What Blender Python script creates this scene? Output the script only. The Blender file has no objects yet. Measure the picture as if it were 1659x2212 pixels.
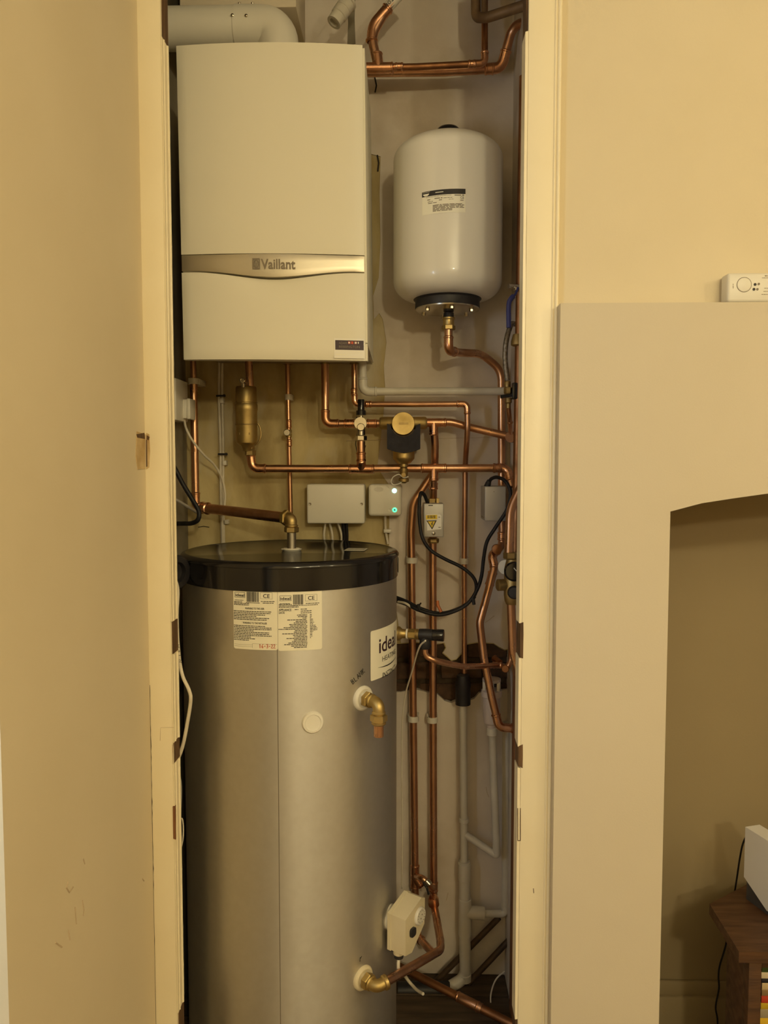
import bpy, bmesh, math, random
from mathutils import Vector, Matrix
from mathutils.geometry import delaunay_2d_cdt, tessellate_polygon
V = Vector
PI = math.pi
random.seed(7)
S = bpy.context.scene
C = S.collection

# ------------------------------------------------------------------ camera
F = 1660.0                                   # focal length in pixels of the 1659 x 2212 frame
cam_d = bpy.data.cameras.new('camera'); cam = bpy.data.objects.new('camera', cam_d); C.objects.link(cam)
cam.location = (0, 0, 1.5)
cam.rotation_euler = (math.radians(90 - 3.45), 0, math.radians(1.5))
cam_d.sensor_width = 36; cam_d.lens = 36 * F / 2212; cam_d.clip_start = .02
S.camera = cam
RM = cam.rotation_euler.to_matrix()

# ------------------------------------------------------------------ light
S.view_settings.view_transform = 'Standard'; S.view_settings.look = 'None'
S.view_settings.gamma = 1; S.view_settings.use_curve_mapping = False
S.view_settings.exposure = -0.52
W = bpy.data.worlds.new('world'); S.world = W; W.use_nodes = True
W.node_tree.nodes['Background'].inputs[0].default_value = (1, .8, .5, 1)
W.node_tree.nodes['Background'].inputs[1].default_value = 0.0

def lamp(name, loc, energy, color, radius):
    l = bpy.data.lights.new(name, 'POINT'); l.energy = energy; l.color = color; l.shadow_soft_size = radius
    o = bpy.data.objects.new(name, l); o.location = loc; C.objects.link(o); return o
WARM = (1.0, .86, .52)
lamp('ceiling_spot_lamp', (2.35, -.35, 2.45), 33, WARM, .04)      # three bulbs of one ceiling bar, behind and right of the camera
lamp('ceiling_spot_lamp', (1.50, -.67, 2.45), 30, WARM, .04)
lamp('ceiling_spot_lamp', (1.15, -.80, 2.45), 26, WARM, .04)
lamp('room_fill_lamp', (.8, -2.3, 2.40), 134, WARM, .09)        # added fill from behind the camera, brightens the inside of the cupboard
hl = bpy.data.lights.new('hall_daylight', 'AREA'); hl.energy = 24; hl.color = (.72, .87, 1.0); hl.size = .5
ho = bpy.data.objects.new('hall_daylight', hl); ho.location = (-1.15, .15, 1.6); ho.rotation_euler = (math.radians(90), 0, math.radians(25)); C.objects.link(ho)

# ------------------------------------------------------------------ helpers
def at(px, py, Y):
    """point at depth Y seen at pixel px, py of the photograph"""
    d = RM @ V(((px - 829.5) / F, (1106 - py) / F, -1))
    return V(cam.location) + d * (Y / d.y)

def off(o):
    v = V((0, 0, 0))
    while o:
        v += o.location; o = o.parent
    return v

def obj(name, bm, mat, parent=None, label=None, smooth=True):
    bmesh.ops.recalc_face_normals(bm, faces=bm.faces[:]) if bm.faces else None
    me = bpy.data.meshes.new(name)
    if parent is None:
        if bm.verts:
            xs = [v.co.x for v in bm.verts]; ys = [v.co.y for v in bm.verts]; zs = [v.co.z for v in bm.verts]
            org = V(((min(xs) + max(xs)) / 2, (min(ys) + max(ys)) / 2, min(zs)))
        else: org = V((0, 0, 0))
    else: org = off(parent)
    bmesh.ops.translate(bm, verts=bm.verts[:], vec=-org)
    bm.to_mesh(me); bm.free()
    if smooth:
        me.polygons.foreach_set('use_smooth', [True] * len(me.polygons))
        try: me.set_sharp_from_angle(angle=math.radians(38))
        except Exception: pass
    me.materials.append(mat)
    o = bpy.data.objects.new(name, me); C.objects.link(o)
    if parent: o.parent = parent
    else: o.location = org
    if label: o['label'] = label
    if name in ('small_print', 'embossed_mark', 'barcode', 'lid_barcode', 'tick_marks'): o['kind'] = 'stuff'   # strokes too small to pick apart
    return o

def tag(o, label, cat, group=None):
    o['label'] = label; o['category'] = cat
    if group: o['group'] = group
    return o

def thing(name, label, cat, loc, group=None):
    o = bpy.data.objects.new(name, None); C.objects.link(o); o.empty_display_size = .02
    o.location = loc
    return tag(o, label, cat, group)

def struct(o):
    o['kind'] = 'structure'; return o

def box(bm, a, b, bev=0.0, M=None, seg=2):
    """axis-aligned box from corner a to corner b, optionally bevelled and transformed"""
    a, b = V(a), V(b)
    r = bmesh.ops.create_cube(bm, size=1)['verts']
    for v in r: v.co = V((a[i] + (v.co[i] + .5) * (b[i] - a[i]) for i in range(3)))
    vs = r
    if bev > 0:
        es = list({e for v in r for e in v.link_edges})
        g = bmesh.ops.bevel(bm, geom=es, offset=bev, segments=seg, affect='EDGES', profile=.5)
        vs = list({v for f in g['faces'] for v in f.verts} | {v for v in r if v.is_valid})
        # every vertex of this island
        seen = set(vs); st = list(vs)
        while st:
            v = st.pop()
            for e in v.link_edges:
                w = e.other_vert(v)
                if w not in seen: seen.add(w); st.append(w)
        vs = list(seen)
    if M is not None: bmesh.ops.transform(bm, matrix=M, verts=vs)
    return vs

def frames(pts):
    n = len(pts); T = []
    for i in range(n):
        a = pts[max(i - 1, 0)]; b = pts[min(i + 1, n - 1)]
        T.append((b - a).normalized())
    up = V((0, 0, 1)) if abs(T[0].z) < .9 else V((1, 0, 0))
    N = [(up - T[0] * up.dot(T[0])).normalized()]
    for i in range(1, n):
        q = T[i - 1].rotation_difference(T[i]); v = q @ N[-1]
        N.append((v - T[i] * v.dot(T[i])).normalized())
    return T, N

def sweep(bm, pts, r, n=14, cap=True):
    pts = [V(p) for p in pts]
    q = [pts[0]]
    for p in pts[1:]:
        if (p - q[-1]).length > 1e-6: q.append(p)
    rs = r if isinstance(r, (list, tuple)) else [r] * len(q)
    pts = q
    T, N = frames(pts); rings = []
    for p, t, nn, rr in zip(pts, T, N, rs):
        bb = t.cross(nn)
        rings.append([bm.verts.new(p + (nn * math.cos(2 * PI * k / n) + bb * math.sin(2 * PI * k / n)) * rr) for k in range(n)])
    for A, B in zip(rings, rings[1:]):
        for k in range(n): bm.faces.new((A[k], A[(k + 1) % n], B[(k + 1) % n], B[k]))
    if cap:
        bm.faces.new(rings[0][::-1]); bm.faces.new(rings[-1])

def fillet(pts, R):
    pts = [V(p) for p in pts]
    Rs = R if isinstance(R, (list, tuple)) else [R] * len(pts)
    out = [pts[0]]
    for i in range(1, len(pts) - 1):
        a, b, c = pts[i - 1], pts[i], pts[i + 1]
        u = (a - b); w = (c - b); lu, lw = u.length, w.length; u /= lu; w /= lw
        ang = PI - u.angle(w)
        if ang < .02: out.append(b); continue
        t = min(Rs[i] * math.tan(ang / 2), lu * .48, lw * .48); Re = t / math.tan(ang / 2)
        k = 4 / 3 * math.tan(ang / 4) * Re
        p0, p3 = b + u * t, b + w * t; p1, p2 = p0 - u * k, p3 - w * k
        m = max(4, int(ang / (PI / 2) * 9))
        for j in range(m + 1):
            s = j / m
            out.append(p0 * (1 - s) ** 3 + p1 * 3 * s * (1 - s) ** 2 + p2 * 3 * s * s * (1 - s) + p3 * s ** 3)
    out.append(pts[-1]); return out

def smooth(pts, m=8):
    pts = [V(p) for p in pts]; out = []
    P = [pts[0] * 2 - pts[1]] + pts + [pts[-1] * 2 - pts[-2]]
    for i in range(1, len(P) - 2):
        a, b, c, d = P[i - 1:i + 3]
        for j in range(m):
            t = j / m
            out.append(.5 * ((2 * b) + (c - a) * t + (2 * a - 5 * b + 4 * c - d) * t * t + (3 * b - a - 3 * c + d) * t ** 3))
    out.append(pts[-1]); return out

def lathe(bm, prof, o, d, n=24, cap=True):
    """prof = [(radius, distance along d)], turned about the axis o + t d"""
    o = V(o); d = V(d).normalized()
    up = V((0, 0, 1)) if abs(d.z) < .9 else V((1, 0, 0))
    x = (up - d * up.dot(d)).normalized(); y = d.cross(x); rings = []
    for r, t in prof:
        if r < 1e-6: rings.append([bm.verts.new(o + d * t)])
        else: rings.append([bm.verts.new(o + d * t + (x * math.cos(2 * PI * k / n) + y * math.sin(2 * PI * k / n)) * r) for k in range(n)])
    for A, B in zip(rings, rings[1:]):
        if len(A) == 1 and len(B) == 1: continue
        for k in range(n):
            k2 = (k + 1) % n
            if len(A) == 1: bm.faces.new((A[0], B[k2], B[k]))
            elif len(B) == 1: bm.faces.new((A[k], A[k2], B[0]))
            else: bm.faces.new((A[k], A[k2], B[k2], B[k]))
    if cap:
        if len(rings[0]) > 1: bm.faces.new(rings[0][::-1])
        if len(rings[-1]) > 1: bm.faces.new(rings[-1])

def prism(bm, poly, vec):
    poly = [V(p) for p in poly]; vec = V(vec)
    a = [bm.verts.new(p) for p in poly]; b = [bm.verts.new(p + vec) for p in poly]
    n = len(a)
    if n <= 4:
        bm.faces.new(a[::-1]); bm.faces.new(b)
    else:
        for t in tessellate_polygon([poly]):
            bm.faces.new([a[k] for k in t]); bm.faces.new([b[k] for k in reversed(t)])
    for i in range(n): bm.faces.new((a[i], a[(i + 1) % n], b[(i + 1) % n], b[i]))

def NB(): return bmesh.new()

# ------------------------------------------------------------------ materials
def mat(name, col, rough=.5, metal=0., col2=None, scale=8., detail=4., lo=.35, hi=.65, bump=0., bscale=None, stretch=None,
        rough2=None, coat=0., spec=.5, emit=None, estr=0., col3=None, scale3=2.):
    m = bpy.data.materials.new(name); m.use_nodes = True
    nt = m.node_tree; p = nt.nodes['Principled BSDF']; L = nt.links.new
    p.inputs['Base Color'].default_value = (*col, 1); p.inputs['Roughness'].default_value = rough
    p.inputs['Metallic'].default_value = metal; p.inputs['Specular IOR Level'].default_value = spec
    p.inputs['Coat Weight'].default_value = coat; p.inputs['Coat Roughness'].default_value = .08
    if emit: p.inputs['Emission Color'].default_value = (*emit, 1); p.inputs['Emission Strength'].default_value = estr
    if col2 or bump or rough2 is not None:
        tc = nt.nodes.new('ShaderNodeTexCoord'); mp = nt.nodes.new('ShaderNodeMapping'); L(tc.outputs['Object'], mp.inputs[0])
        if stretch: mp.inputs['Scale'].default_value = stretch
        nz = nt.nodes.new('ShaderNodeTexNoise'); nz.inputs['Scale'].default_value = scale; nz.inputs['Detail'].default_value = detail
        L(mp.outputs[0], nz.inputs[0])
        mr = nt.nodes.new('ShaderNodeMapRange'); mr.inputs[1].default_value = lo; mr.inputs[2].default_value = hi
        L(nz.outputs[0], mr.inputs[0])
        if col2:
            mx = nt.nodes.new('ShaderNodeMix'); mx.data_type = 'RGBA'
            mx.inputs[6].default_value = (*col, 1); mx.inputs[7].default_value = (*col2, 1)
            L(mr.outputs[0], mx.inputs[0]); out = mx.outputs[2]
            if col3:
                n3 = nt.nodes.new('ShaderNodeTexNoise'); n3.inputs['Scale'].default_value = scale3; n3.inputs['Detail'].default_value = 5
                L(mp.outputs[0], n3.inputs[0])
                r3 = nt.nodes.new('ShaderNodeMapRange'); r3.inputs[1].default_value = .52; r3.inputs[2].default_value = .68; L(n3.outputs[0], r3.inputs[0])
                m3 = nt.nodes.new('ShaderNodeMix'); m3.data_type = 'RGBA'; m3.inputs[7].default_value = (*col3, 1)
                L(r3.outputs[0], m3.inputs[0]); L(out, m3.inputs[6]); out = m3.outputs[2]
            L(out, p.inputs['Base Color'])
        if rough2 is not None:
            rr = nt.nodes.new('ShaderNodeMapRange'); rr.inputs[3].default_value = rough; rr.inputs[4].default_value = rough2
            L(mr.outputs[0], rr.inputs[0]); L(rr.outputs[0], p.inputs['Roughness'])
        if bump:
            bz = nt.nodes.new('ShaderNodeTexNoise'); bz.inputs['Scale'].default_value = bscale or scale * 4; bz.inputs['Detail'].default_value = 5
            L(mp.outputs[0], bz.inputs[0])
            bn = nt.nodes.new('ShaderNodeBump'); bn.inputs['Strength'].default_value = bump; bn.inputs['Distance'].default_value = .004
            L(bz.outputs[0], bn.inputs['Height']); L(bn.outputs[0], p.inputs['Normal'])
    return m

M = {}
M['wall'] = mat('magnolia_wall_paint', (.70, .60, .42), .7, col2=(.73, .63, .45), scale=3, bump=.05, bscale=260, spec=.3)
M['breast'] = mat('cream_breast_paint', (.62, .54, .41), .65, col2=(.65, .57, .44), scale=2, bump=.05, bscale=260, spec=.3)
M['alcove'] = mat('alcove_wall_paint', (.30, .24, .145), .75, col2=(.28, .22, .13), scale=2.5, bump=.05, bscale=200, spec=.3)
M['gloss'] = mat('cream_gloss_paint', (.90, .80, .58), .35, col2=(.87, .76, .53), scale=5, bump=.08, bscale=60)
M['ceil'] = mat('white_ceiling_paint', (.8, .77, .7), .8, col2=(.77, .74, .67), scale=3)
M['carpet'] = mat('brown_carpet', (.22, .15, .09), .95, col2=(.16, .11, .07), scale=40, bump=.3)
M['plaster'] = mat('grey_skim_plaster', (.66, .58, .50), .8, col2=(.74, .67, .59), scale=5, detail=7, bump=.25, bscale=45, col3=(.52, .44, .34), scale3=3.1, spec=.25)
M['render'] = mat('yellowed_old_plaster', (.60, .49, .25), .8, col2=(.33, .24, .10), scale=5, detail=9, stretch=(1.6, 1, .8), lo=.38, hi=.66, bump=.35, bscale=30, col3=(.56, .49, .34), scale3=4.3, spec=.25)
M['side'] = mat('darkened_side_plaster', (.30, .26, .19), .85, col2=(.22, .19, .135), scale=7, detail=8, bump=.3, bscale=35, spec=.2)  # wall shade put into the colour, also dims its reflection in the tank
M['dirt'] = mat('dark_mortar', (.10, .07, .045), .95, col2=(.05, .035, .02), scale=25, detail=6, bump=.6, bscale=60, spec=.1)
M['brick'] = mat('dark_brick', (.13, .075, .045), .95, col2=(.07, .045, .03), scale=22, detail=6, bump=.6, bscale=70, spec=.1)  # mottled dark brown, for the bricks in the plaster hole
M['copper'] = mat('copper', (.72, .43, .27), .26, 1, col2=(.48, .25, .14), scale=14, detail=6, lo=.38, hi=.7, rough2=.42, stretch=(1, 1, .6))
M['copper_dark'] = mat('tarnished_copper', (.42, .20, .09), .42, 1, col2=(.26, .12, .055), scale=16, detail=6, rough2=.55)
M['copper_paint'] = mat('brown_grimed_pipe', (.24, .15, .07), .5, .25, col2=(.15, .09, .045), scale=18, detail=6, rough2=.7)
M['old'] = mat('old_brown_pipe', (.10, .06, .03), .6, .2, col2=(.06, .035, .018), scale=20)
M['fitting'] = mat('bright_copper_fitting', (.78, .44, .27), .22, 1, col2=(.56, .28, .15), scale=22, detail=6, rough2=.36)
M['brass'] = mat('brass', (.56, .42, .18), .42, 1, col2=(.44, .32, .12), scale=20, detail=5, rough2=.55)
M['brass_dull'] = mat('dull_brass', (.46, .34, .15), .45, 1, col2=(.34, .24, .10), scale=24, detail=5, rough2=.6)
M['chrome'] = mat('chrome', (.56, .52, .44), .24, 1, col2=(.48, .44, .36), scale=20)
M['steel'] = mat('dull_steel', (.42, .38, .31), .4, 1, col2=(.34, .30, .24), scale=20, rough2=.55)
M['enamel'] = mat('white_enamel', (.78, .74, .62), .5, col2=(.80, .76, .64), scale=2, spec=.4)
M['vessel'] = mat('white_vessel_paint', (.80, .76, .68), .30, col2=(.78, .74, .66), scale=4, coat=.35)
M['flue'] = mat('white_flue_paint', (.74, .71, .62), .4, col2=(.70, .66, .57), scale=5)
M['band'] = mat('brushed_silver_band', (.62, .57, .47), .38, .9, col2=(.58, .53, .43), scale=4, rough2=.42)
M['logo'] = mat('grey_logo_print', (.22, .18, .13), .5)
M['silver'] = mat('silver_cylinder_casing', (.60, .58, .54), .50, .93, col2=(.63, .61, .57), scale=60, rough2=.54)
_nt = M['silver'].node_tree; _tg = _nt.nodes.new('ShaderNodeTangent'); _tg.direction_type = 'RADIAL'; _tg.axis = 'Z'   # foil drawn round the tank: highlight runs up and down
_p = _nt.nodes['Principled BSDF']; _nt.links.new(_tg.outputs[0], _p.inputs['Tangent']); _p.inputs['Anisotropic'].default_value = .7; _p.inputs['Anisotropic Rotation'].default_value = .25
M['seam'] = mat('casing_seam', (.16, .14, .11), .6)
M['black'] = mat('black_plastic', (.010, .009, .010), .13, col2=(.013, .012, .013), scale=9)
M['rubber'] = mat('black_rubber', (.014, .012, .014), .5, col2=(.022, .02, .022), scale=30)
M['foam'] = mat('black_foam_jacket', (.016, .014, .022), .8, col2=(.024, .022, .032), scale=60, bump=.1)
M['wplast'] = mat('white_plastic', (.76, .72, .63), .4, col2=(.72, .68, .58), scale=6)
M['wpipe'] = mat('white_waste_pipe', (.66, .62, .54), .42, col2=(.58, .54, .45), scale=12, detail=6)
M['pinkp'] = mat('off_white_tundish_plastic', (.66, .58, .56), .42, col2=(.62, .54, .51), scale=8)
M['cream'] = mat('cream_thermostat_plastic', (.72, .63, .44), .42, col2=(.66, .57, .38), scale=9)
M['wcable'] = mat('white_cable', (.72, .66, .54), .5, col2=(.62, .55, .43), scale=20)
M['gcable'] = mat('grey_cable', (.40, .37, .33), .5, col2=(.34, .31, .27), scale=20)
M['bcable'] = mat('black_cable', (.008, .007, .008), .5, spec=.3, col2=(.02, .018, .02), scale=30)
M['greybox'] = mat('grey_metal_box', (.50, .48, .44), .45, .35, col2=(.46, .44, .40), scale=6)
M['paper'] = mat('label_paper', (.90, .86, .72), .5, col2=(.87, .83, .69), scale=5)
M['ink'] = mat('black_ink', (.025, .02, .02), .6)
M['inkgrey'] = mat('grey_ink', (.22, .18, .13), .6)
M['inkblue'] = mat('blue_ink', (.03, .04, .16), .6)
M['inkred'] = mat('red_ink', (.55, .08, .03), .6)
M['plum'] = mat('dark_plum_ink', (.035, .012, .022), .5)
M['yellow'] = mat('yellow_print', (.80, .58, .04), .5)
M['white'] = mat('white_print', (.85, .82, .75), .5)
M['wood'] = mat('bare_door_wood', (.16, .085, .035), .8, col2=(.07, .035, .015), scale=12, detail=6, stretch=(6, 6, .6), bump=.4)
M['woodred'] = mat('chipped_red_wood', (.30, .13, .045), .75, col2=(.16, .06, .02), scale=16, detail=6, stretch=(4, 4, .8), bump=.4)
M['putty'] = mat('chiselled_filler', (.66, .50, .27), .8, col2=(.50, .34, .15), scale=30, detail=6, bump=.5)
M['stand'] = mat('dark_stained_pine', (.105, .048, .020), .45, col2=(.055, .024, .011), scale=7, detail=7, stretch=(1.2, 9, 9), bump=.15, rough2=.55)
M['board'] = mat('old_floorboard', (.10, .065, .035), .8, col2=(.055, .035, .018), scale=6, detail=6, stretch=(1, 8, 1), bump=.2)
M['white_dev'] = mat('matt_white_casing', (.74, .72, .70), .5, col2=(.71, .69, .67), scale=6)
M['dark_dev'] = mat('dark_grey_base', (.05, .05, .052), .4, col2=(.07, .07, .07), scale=8)
M['hallwhite'] = mat('white_hall_paint', (.86, .87, .88), .6, col2=(.83, .84, .85), scale=4)
M['ledgreen'] = mat('green_led', (.1, .8, .5), .3, emit=(.10, 1.0, .45), estr=2.2)
M['ledcyan'] = mat('cyan_led', (.5, .9, .9), .3, emit=(.45, 1.0, .85), estr=3.0)
M['blue'] = mat('blue_lever_grip', (.03, .035, .16), .45, col2=(.04, .045, .20), scale=20)
M['hose'] = mat('braided_steel_hose', (.36, .32, .26), .42, .8, col2=(.20, .17, .13), scale=140, detail=2, bump=.3)
M['orange'] = mat('orange_tape_tag', (.60, .18, .05), .6, col2=(.5, .14, .04), scale=20)
M['marker'] = mat('marker_pen', (.03, .025, .02), .7)
M['groove'] = mat('dark_gap', (.03, .024, .016), .9)
M['scuff'] = mat('scuff_mark', (.58, .46, .31), .8, col2=(.50, .39, .26), scale=40)

# ------------------------------------------------------------------ lettering
STROKES = {   # simple single-line letters for hand-written marks
 'A': [[(0, 0), (.5, 1), (1, 0)], [(.2, .4), (.8, .4)]], 'B': [[(0, 0), (0, 1), (.6, .9), (.6, .6), (0, .5), (.7, .4), (.7, .1), (0, 0)]],
 'L': [[(0, 1), (0, 0), (.7, 0)]], 'N': [[(0, 0), (0, 1), (.8, 0), (.8, 1)]], 'K': [[(0, 0), (0, 1)], [(.7, 1), (0, .45), (.8, 0)]],
 'H': [[(0, 0), (0, 1)], [(.7, 0), (.7, 1)], [(0, .5), (.7, .5)]], 'O': [[(.4, 0), (0, .3), (0, .7), (.4, 1), (.8, .7), (.8, .3), (.4, 0)]],
 'M': [[(0, 0), (.1, 1), (.5, .4), (.9, 1), (1, 0)]], 'I': [[(.2, 0), (.2, 1)]], 'T': [[(0, 1), (.8, 1)], [(.4, 1), (.4, 0)]],
 '1': [[(.1, .8), (.3, 1), (.3, 0)]], '6': [[(.6, 1), (.1, .5), (.1, .1), (.5, 0), (.6, .3), (.1, .4)]],
 '3': [[(0, .9), (.5, 1), (.5, .6), (.2, .5), (.6, .4), (.5, 0), (0, .1)]], '2': [[(0, .8), (.3, 1), (.6, .8), (0, 0), (.7, 0)]], '-': [[(.1, .5), (.6, .5)]],
 'r': [[(0, 0), (.1, .8), (.2, .6), (.6, .9)]]}

def scribble(bm, text, h, fn, r=.0007, adv=1.05, wid=.75):
    """hand lettering: fn maps (u, v) in metres to a world point"""
    u = 0
    for ch in text:
        for st in STROKES.get(ch, []):
            sweep(bm, [fn(u + a * h * wid, b * h) for a, b in st], r, 5)
        u += h * wid * adv

def text_bm(bm, s, h, fn, wid=1.0, bold=0.0, align='LEFT', fit=None):
    """printed lettering: cap height h (metres), fn maps (u, v) to a world point; fit = total width"""
    cu = bpy.data.curves.new('txt', 'FONT'); cu.body = s; cu.size = 1; cu.resolution_u = 3; cu.offset = bold
    o = bpy.data.objects.new('txt', cu); C.objects.link(o)
    dg = bpy.context.evaluated_depsgraph_get(); me = bpy.data.meshes.new_from_object(o.evaluated_get(dg))
    bpy.data.objects.remove(o); bpy.data.curves.remove(cu)
    if not me.vertices: return
    xs = [v.co.x for v in me.vertices]; x0, x1 = min(xs), max(xs)
    k = h / .72; kx = k * wid
    if fit: kx = fit / (x1 - x0)
    sh = {'LEFT': 0, 'CENTER': -(x1 - x0) * kx / 2, 'RIGHT': -(x1 - x0) * kx}[align]
    vs = [bm.verts.new(fn((v.co.x - x0) * kx + sh, v.co.y * k)) for v in me.vertices]
    for p in me.polygons:
        try: bm.faces.new([vs[i] for i in p.vertices])
        except ValueError: pass
    bpy.data.meshes.remove(me)

def quad(bm, fn, u0, v0, u1, v1, n=1):
    """flat print from (u0, v0) to (u1, v1) in n strips"""
    for i in range(n):
        a = u0 + (u1 - u0) * i / n; b = u0 + (u1 - u0) * (i + 1) / n
        bm.faces.new([bm.verts.new(fn(*q)) for q in ((a, v0), (b, v0), (b, v1), (a, v1))])

def small_print(bm, fn, u0, u1, v, h, n=1):
    """a line of print too small to read: a row of dashes"""
    u = u0
    while u < u1 - h:
        w = min(random.uniform(1.2, 5) * h, u1 - u); quad(bm, fn, u, v, u + w, v + h); u += w + h * .55

# ------------------------------------------------------------------ pipe fittings
def bead(bm, p, d, r, w=.0045):
    d = V(d).normalized()
    lathe(bm, [(r * .9, -w), (r * 1.1, -w * .7), (r * 1.24, -w * .3), (r * 1.24, w * .3), (r * 1.1, w * .7), (r * .9, w)], p, d, 18, False)

def run(parent, pts, r, m='copper', elbows=(), R=None, fm='fitting', ext=None, name='pipe', n=14):
    """one pipe along pts (pixels + depth, or world points), with elbow fittings on the corners listed"""
    P = [at(*p) if not isinstance(p, Vector) else p for p in pts]
    Rs = [(r * 1.9 if i in elbows else (R or r * 5)) for i in range(len(P))]
    bm = NB(); sweep(bm, fillet(P, Rs), r, n); o = obj(name, bm, M[m], parent)
    for i in elbows:
        a, b, c = P[i - 1], P[i], P[i + 1]; u = (a - b).normalized(); w = (c - b).normalized()
        e = ext or r * 3.3
        e1 = min(e, (a - b).length * .95); e2 = min(e, (c - b).length * .95)
        bm = NB(); sweep(bm, fillet([b + u * e1, b, b + w * e2], r * 1.9), r * 1.13, n)
        bead(bm, b + u * e1 * .97, u, r); bead(bm, b + w * e2 * .97, w, r)
        obj('elbow', bm, M[fm], parent)
    return o

def coupling(parent, p, d, r, L, m='fitting', name='coupling'):
    p = at(*p) if not isinstance(p, Vector) else p
    d = V(d).normalized(); bm = NB()
    lathe(bm, [(r * .95, -L / 2), (r * 1.13, -L / 2), (r * 1.13, L / 2), (r * .95, L / 2)], p, d, 18, False)
    bead(bm, p - d * L / 2 * .93, d, r); bead(bm, p + d * L / 2 * .93, d, r)
    return obj(name, bm, M[m], parent)

def tee(parent, p, d, b, r, m='fitting', L=None, Lb=None):
    p = at(*p) if not isinstance(p, Vector) else p
    d = V(d).normalized(); b = V(b).normalized(); L = L or r * 3; Lb = Lb or r * 3; bm = NB()
    sweep(bm, [p - d * L, p + d * L], r * 1.14, 16); sweep(bm, [p, p + b * Lb], r * 1.14, 16)
    bead(bm, p - d * L * .97, d, r); bead(bm, p + d * L * .97, d, r); bead(bm, p + b * Lb * .97, b, r)
    return obj('tee', bm, M[m], parent)

def hexnut(bm, p, d, r, L, n=6):
    d = V(d).normalized(); lathe(bm, [(r * .86, 0), (r, L * .12), (r, L * .88), (r * .86, L)], p, d, n)

def nut(parent, p, d, r, L, m='brass', name='nut'):
    p = at(*p) if not isinstance(p, Vector) else p
    bm = NB(); hexnut(bm, p, d, r, L); return obj(name, bm, M[m], parent, smooth=False)

def ring(parent, p, d, r, L, m, name, taper=1.0, bev=.15):
    p = at(*p) if not isinstance(p, Vector) else p
    bm = NB(); k = r * bev
    lathe(bm, [(r - k, 0), (r, k), (r * taper, L - k), (r * taper - k, L)], p, V(d), 24); return obj(name, bm, M[m], parent)

YW = 2.2
def pipe_clip(parent, p, r, L=.016):
    p = at(*p); bm = NB()
    lathe(bm, [(r * 1.02, -L / 2), (r * 1.42, -L / 2), (r * 1.42, L / 2), (r * 1.02, L / 2)], p, (0, 0, 1), 20, False)
    box(bm, (p.x - r * 1.5, p.y + r * .8, p.z - L / 2), (p.x + r * 1.5, YW - .0005, p.z + L / 2), .001)
    return obj('pipe_clip', bm, M['wplast'], parent)

def cable(parent, pts, r, m, name='cable', n=8):
    P = [at(*p) if not isinstance(p, Vector) else p for p in pts]
    bm = NB(); sweep(bm, smooth(P), r, n); return obj(name, bm, M[m], parent)
X, Yd, Z = V((1, 0, 0)), V((0, 1, 0)), V((0, 0, 1))

# ================================================================== the setting
YF = 1.60                                    # face of the door frame
CEIL = 2.9
XL = at(316, 1106, YF).x                     # return wall on the left
XLC, XRC = at(405, 1106, YW).x, at(1100, 1106, YW).x     # cupboard side walls
YB = 1.57                                    # face of the chimney breast
YA = 1.93                                    # back of the alcove
XBL = at(1209, 800, YB).x
def plain(name, a, b, m, bev=0):
    bm = NB(); box(bm, a, b, bev); return struct(obj(name, bm, M[m]))

plain('floor', (-1.9, -4.4, -.06), (3.4, YF, 0), 'carpet')
plain('ceiling', (-1.9, -4.4, CEIL), (3.4, YF + .1, CEIL + .06), 'ceil')
plain('wall_behind', (-1.9, -4.46, 0), (3.4, -4.4, CEIL), 'wall')
plain('wall_right', (3.4, -4.4, 0), (3.46, YF, CEIL), 'wall')
YE = XL * F / (10 - 873) ; YE = at(6, 1700, 1).y
# depth at which the left return wall ends (seen just inside the left edge of the picture)
d0 = RM @ V(((9 - 829.5) / F, (1106 - 1850) / F, -1)); YE = XL / d0.x * d0.y
wl = plain('wall_left', (XL - .12, YE, 0), (XL, YF + .1, CEIL), 'wall')
plain('wall_hall', (-1.9, YF, 0), (XL - .12, YF + .06, CEIL), 'hallwhite')
plain('wall_far_left', (-1.96, -4.4, 0), (-1.9, YF, CEIL), 'hallwhite')
plain('wall_near_left', (XL - .12, -4.4, 0), (XL, .25, CEIL), 'wall')
plain('trim_3', (XL - .17, YE - .012, 0), (XL - .121, YE + .25, 2.1), 'hallwhite', .004)
bm = NB()                                                   # scuffs on the return wall
def onleft(px, py, dx=.0004):
    d = RM @ V(((px - 829.5) / F, (1106 - py) / F, -1)); k = (XL + dx) / d.x; return V(cam.location) + d * k
for pts in ([(147, 1905), (143, 1917), (150, 1928), (158, 1916)], [(178, 1945), (181, 1965), (180, 1978)], [(162, 1960), (164, 1985), (165, 1996)],
            [(148, 2010), (151, 2030)], [(120, 2036), (134, 2046)], [(180, 1855), (183, 1866)], [(308, 1898), (311, 1903)]):
    sweep(bm, [onleft(*p) for p in pts], .0012, 5)
obj('scuff', bm, M['scuff'], wl)
bm = NB()                                                   # crack where wall and frame part
prev = None
for y in range(1480, 2230, 12):
    x = 316 + 17.5 * (y - 1106) / 1106 + 1.3 + random.uniform(-.9, .9); w = .6 + random.random() * (1.5 if y > 1600 else .5)
    a, b = at(x - w, y, YF - .0004), at(x + w, y, YF - .0004); a.x = max(a.x, XL + .0003); b.x = max(b.x, a.x + .0006)
    c = [bm.verts.new(a), bm.verts.new(b)]
    if prev: bm.faces.new((prev[0], prev[1], c[1], c[0]))
    prev = c
obj('crack', bm, M['groove'], wl)

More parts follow.
